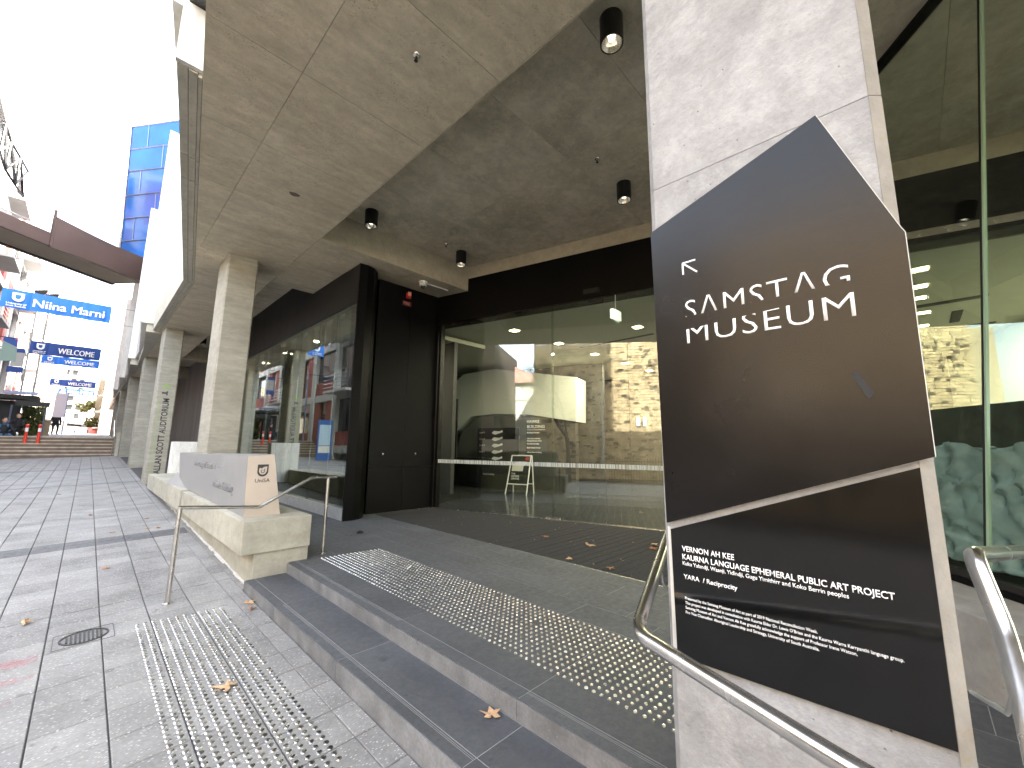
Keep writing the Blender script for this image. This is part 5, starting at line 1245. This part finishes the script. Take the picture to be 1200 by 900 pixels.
# seated and standing people
def figure(lab, x, y, z, rz, pose, top, legs, hair='hair'):
    t = thing('person', lab, 'person', (x, y, z), rz=rz)
    if pose == 'sit':
        J = {'pel': (0, 0, .48), 'ch': (0, .04, .85), 'nk': (0, .01, 1.08), 'hd': (0, -.02, 1.22), 'sl': (-.19, .02, 1.0), 'el': (-.26, -.12, .75), 'hl': (-.12, -.34, .68), 'sr': (.19, .02, 1.0), 'er': (.27, -.12, .76), 'hr': (.13, -.36, .70),
             'tl': (-.1, -.02, .48), 'kl': (-.14, -.46, .52), 'al': (-.15, -.5, .08), 'fl': (-.15, -.66, .04), 'tr': (.1, -.02, .48), 'kr': (.15, -.46, .52), 'ar': (.16, -.42, .08), 'fr': (.17, -.58, .04)}
    else:
        J = {'pel': (0, 0, .93), 'ch': (0, .02, 1.25), 'nk': (0, .0, 1.47), 'hd': (0, -.02, 1.6), 'sl': (-.19, 0, 1.4), 'el': (-.25, .03, 1.12), 'hl': (-.22, -.18, 1.0), 'sr': (.19, 0, 1.4), 'er': (.26, .02, 1.12), 'hr': (.24, -.1, .88),
             'tl': (-.1, 0, .9), 'kl': (-.12, -.04, .5), 'al': (-.12, .03, .09), 'fl': (-.13, -.14, .04), 'tr': (.1, 0, .9), 'kr': (.12, -.12, .5), 'ar': (.13, -.02, .09), 'fr': (.14, -.2, .04)}
    rad = {'pel': .15, 'ch': .155, 'nk': .06, 'hd': .095, 'sl': .075, 'el': .05, 'hl': .035, 'sr': .075, 'er': .05, 'hr': .035, 'tl': .1, 'kl': .07, 'al': .045, 'fl': .04, 'tr': .1, 'kr': .07, 'ar': .045, 'fr': .04}
    ks = list(J); ed = [('pel','ch'),('ch','nk'),('nk','hd'),('ch','sl'),('sl','el'),('el','hl'),('ch','sr'),('sr','er'),('er','hr'),('pel','tl'),('tl','kl'),('kl','al'),('al','fl'),('pel','tr'),('tr','kr'),('kr','ar'),('ar','fr')]
    me = bpy.data.meshes.new('body'); me.from_pydata([J[k] for k in ks], [(ks.index(a), ks.index(b)) for a, b in ed], [])
    o = bpy.data.objects.new('body', me); COL.objects.link(o); o.parent = t
    me.materials.append(M[legs]); md = o.modifiers.new('k', 'SKIN'); o.modifiers.new('s', 'SUBSURF').levels = 1
    for i, k in enumerate(ks): me.skin_vertices[0].data[i].radius = (rad[k]*.95, rad[k]*.95); me.skin_vertices[0].data[i].use_root = (k == 'pel')
    hp = Vector(J['hd']); nk = Vector(J['nk']); ch = Vector(J['ch']); pe = Vector(J['pel'])
    MB().tube([pe + Vector((0, 0, -.02)), (pe+ch)/2, ch, ch.lerp(nk, .7)], .15, 14, radii=[.17, .165, .185, .10]).build('jacket', M[top], t, smooth=True)
    for a, b, c in (('sl','el','hl'), ('sr','er','hr')): MB().tube([J[a], J[b], Vector(J[b]).lerp(Vector(J[c]), .85)], .06, 10, radii=[.085, .062, .048]).build('sleeve', M[top], t, smooth=True)
    m = MB(); m.lathe([(.01, -.13), (.06, -.11), (.085, -.03), (.088, .04), (.07, .1), (.02, .125)], hp, 14); m.build('head', M['skin'], t, smooth=True)
    MB().lathe([(.09, .0), (.098, .05), (.08, .115), (.02, .145)], hp + Vector((0, .015, 0)), 14).build('hair', M[hair], t, smooth=True)
    MB().add([hp + Vector(q) for q in ((-.012, -.085, .0), (.012, -.085, 0), (0, -.11, -.03), (0, -.085, .03))], [(0, 2, 3), (2, 1, 3), (0, 1, 2)]).build('nose', M['skin'], t)
    for sx in (-.09, .09): MB().lathe([(.004, -.02), (.014, 0), (.004, .02)], hp + Vector((sx, .01, 0)), 6).build('ear', M['skin'], t)
    return t
st = thing('street_bench', 'dark bench under two seated people at the left end of the steps', 'bench', (-2.75, 31.9, ZU - .45 + .0))
MB().box(-.8, .6, -.2, .25, .38, .44).build('seat', M['stepdark'], st)
for x in (-.7, .5): MB().box(x, x + .06, -.18, .22, -.1, .379).build('leg', M['iron'], st)
figure('person in black top and blue jeans sitting at the left end of the steps', -2.85, 31.75, ZU - .45, .25, 'sit', 'cloth_black', 'denim')
figure('person in black sitting with arms forward beside the dark opening', -2.45, 32.1, ZU - .2, -.4, 'sit', 'cloth_black', 'cloth_black')
figure('distant person in dark clothes standing beyond the kiosk', -1.75, 47.0, uz(47), .4, 'stand', 'cloth_black', 'cloth_black')

# ================================================================== ACROSS THE STREET (seen mirrored in the glass)
t = thing('stone_building', 'old sandstone wall building across the street mirrored in the door glass', 'building', (-10.5, 0, -.4)); O = Vector(t.location)
def stonewall(mb, X, y0, y1, z0, z1, rnd):
    z = z0
    while z < z1:
        h = rnd.uniform(.13, .24); y_ = y0
        while y_ < y1:
            w = rnd.uniform(.22, .6)
            mb.box(X, X + .05 + rnd.uniform(0, .035), y_ - O.y + .01, min(y_ + w, y1) - .01 - O.y, z - O.z + .01, z + h - .01 - O.z); y_ += w
        z += h
rnd = random.Random(11)
m = MB(); m.box(-8, .0, -14, 8.4, -.6, 7.6); m.build('wall_core', M['mortar'], t)
m = MB(); stonewall(m, 0.001, -13, 8.4, -.5, 7.5, rnd); tag(m.build('stone_facing', M['stone1'], t, fix=False), kind='stuff')
m = MB(); rnd2 = random.Random(12)
for _ in range(900):
    y_ = rnd2.uniform(-13, 8); z = rnd2.uniform(0, 7.3); w = rnd2.uniform(.1, .35); h = rnd2.uniform(.06, .16); m.box(.01, .095, y_, y_ + w, z, z + h)
tag(m.build('dark_stones', M['stone2'], t, fix=False), kind='stuff')
for y_ in (2.1, 2.45): MB().box(.10, .14, y_ - .09, y_ + .09, 2.9, 3.4).build('notice_plate', M['letter'], t)
MB().tube([(.3, 4.4, 0), (.3, 4.4, 5.2)], .05, 8).build('drain_pipe', M['plinth'], t)
t = thing('iron_fence', 'black iron picket fence across the street before the sandstone wall', 'fence', (-9.3, -1, gz(-9.3, 0)))
for k in range(72): MB().tube([(0, -5 + k*.14, 0), (0, -5 + k*.14, 1.35)], .011, 4).build('picket', M['iron'], t, fix=False)
for z in (.2, 1.15): MB().box(-.02, .02, -5.1, 5.1, z, z + .04).build('rail', M['iron'], t)
t = thing('domed_hall', 'white walled hall with pink curved roof across the street', 'building', (-20, 14, 0))
MB().box(-6, 4, -5, 8, -1, 6).build('wall', M['framewhite'], t)
MB().slab([(4.3, -5.5 + 14*k/12, 6 + 2.4*math.sin(math.pi*k/12)) for k in range(13)], (-10, 0, 0)).build('roof', M['roofred'], t)
for k in range(3): MB().box(3.95, 4.05, -3 + k*4, -1.5 + k*4, 2, 4).build('window', M['window'], t)
t = thing('beige_wall', 'low beige boundary wall across the street', 'wall', (-9.5, 14, .2)); MB().box(-.2, .2, -6.5, 5.9, -.8, 1.5).build('wall_block', M['cream'], t)
t = thing('dark_brick_building', 'dark brown brick building across the street left of the gap', 'building', (-10.4, 15, 0))
MB().box(-6, 0, -4.1, 4.6, -1, 7.8).build('wall', plain('dark brown brick', (.05, .035, .03), .9, noise=.3, scale=4), t)
for k in range(3): MB().box(.0, .06, -3 + k*2.6, -1.8 + k*2.6, 4, 6).build('window', M['window'], t)
# bare street tree
t = thing('bare_tree', 'leafless street tree across the street mirrored in the door glass', 'tree', (-7.2, 6.0, gz(-7, 6)))
m = MB(); rt = random.Random(3)
def branch(p, d, L_, r, dep):
    q = p + d*L_*.5 + Vector((rt.gauss(0, .05), rt.gauss(0, .05), 0))*L_; e_ = p + d*L_
    m.tube([p, q, e_], r, 5, radii=[r, r*.85, r*.65])
    if dep == 0: return
    for _ in range(3 if dep > 1 else 3):
        nd = (d + Vector((rt.gauss(0, .5), rt.gauss(0, .5), rt.gauss(.12, .3)))).normalized(); branch(e_, nd, L_*rt.uniform(.6, .8), r*.6, dep - 1)
m.tube([(0, 0, -.1), (.05, 0, 1.2), (0, .05, 2.2)], .12, 8, radii=[.14, .11, .1]); tk = m.build('trunk', M['bark'], t)
m = MB(); 
for _ in range(4): branch(Vector((0, .05, 2.15)), Vector((rt.gauss(0, .4), rt.gauss(0, .4), 1)).normalized(), 1.5, .06, 4)
m.build('crown', M['bark'], t, fix=False)
# totem map sign
t = thing('map_totem', 'navy map totem with pale blue panel mirrored in the shop glazing', 'sign', (-3.75, 26.0, gz(-3.7, 26)))
MB().box(-.42, .42, -.08, .08, 0, 2.45).build('body', M['totemblue'], t)
for s_ in (-.081, .0805):
    MB().box(-.34, .34, s_, s_ + .001, .9, 2.15).build('map_panel', M['totempanel'], t)
    MB().box(-.34, .34, s_, s_ + .001, .45, .86).build('text_panel', M['poster'], t)
# keep the scene tidy: nothing else
bpy.context.view_layer.update()
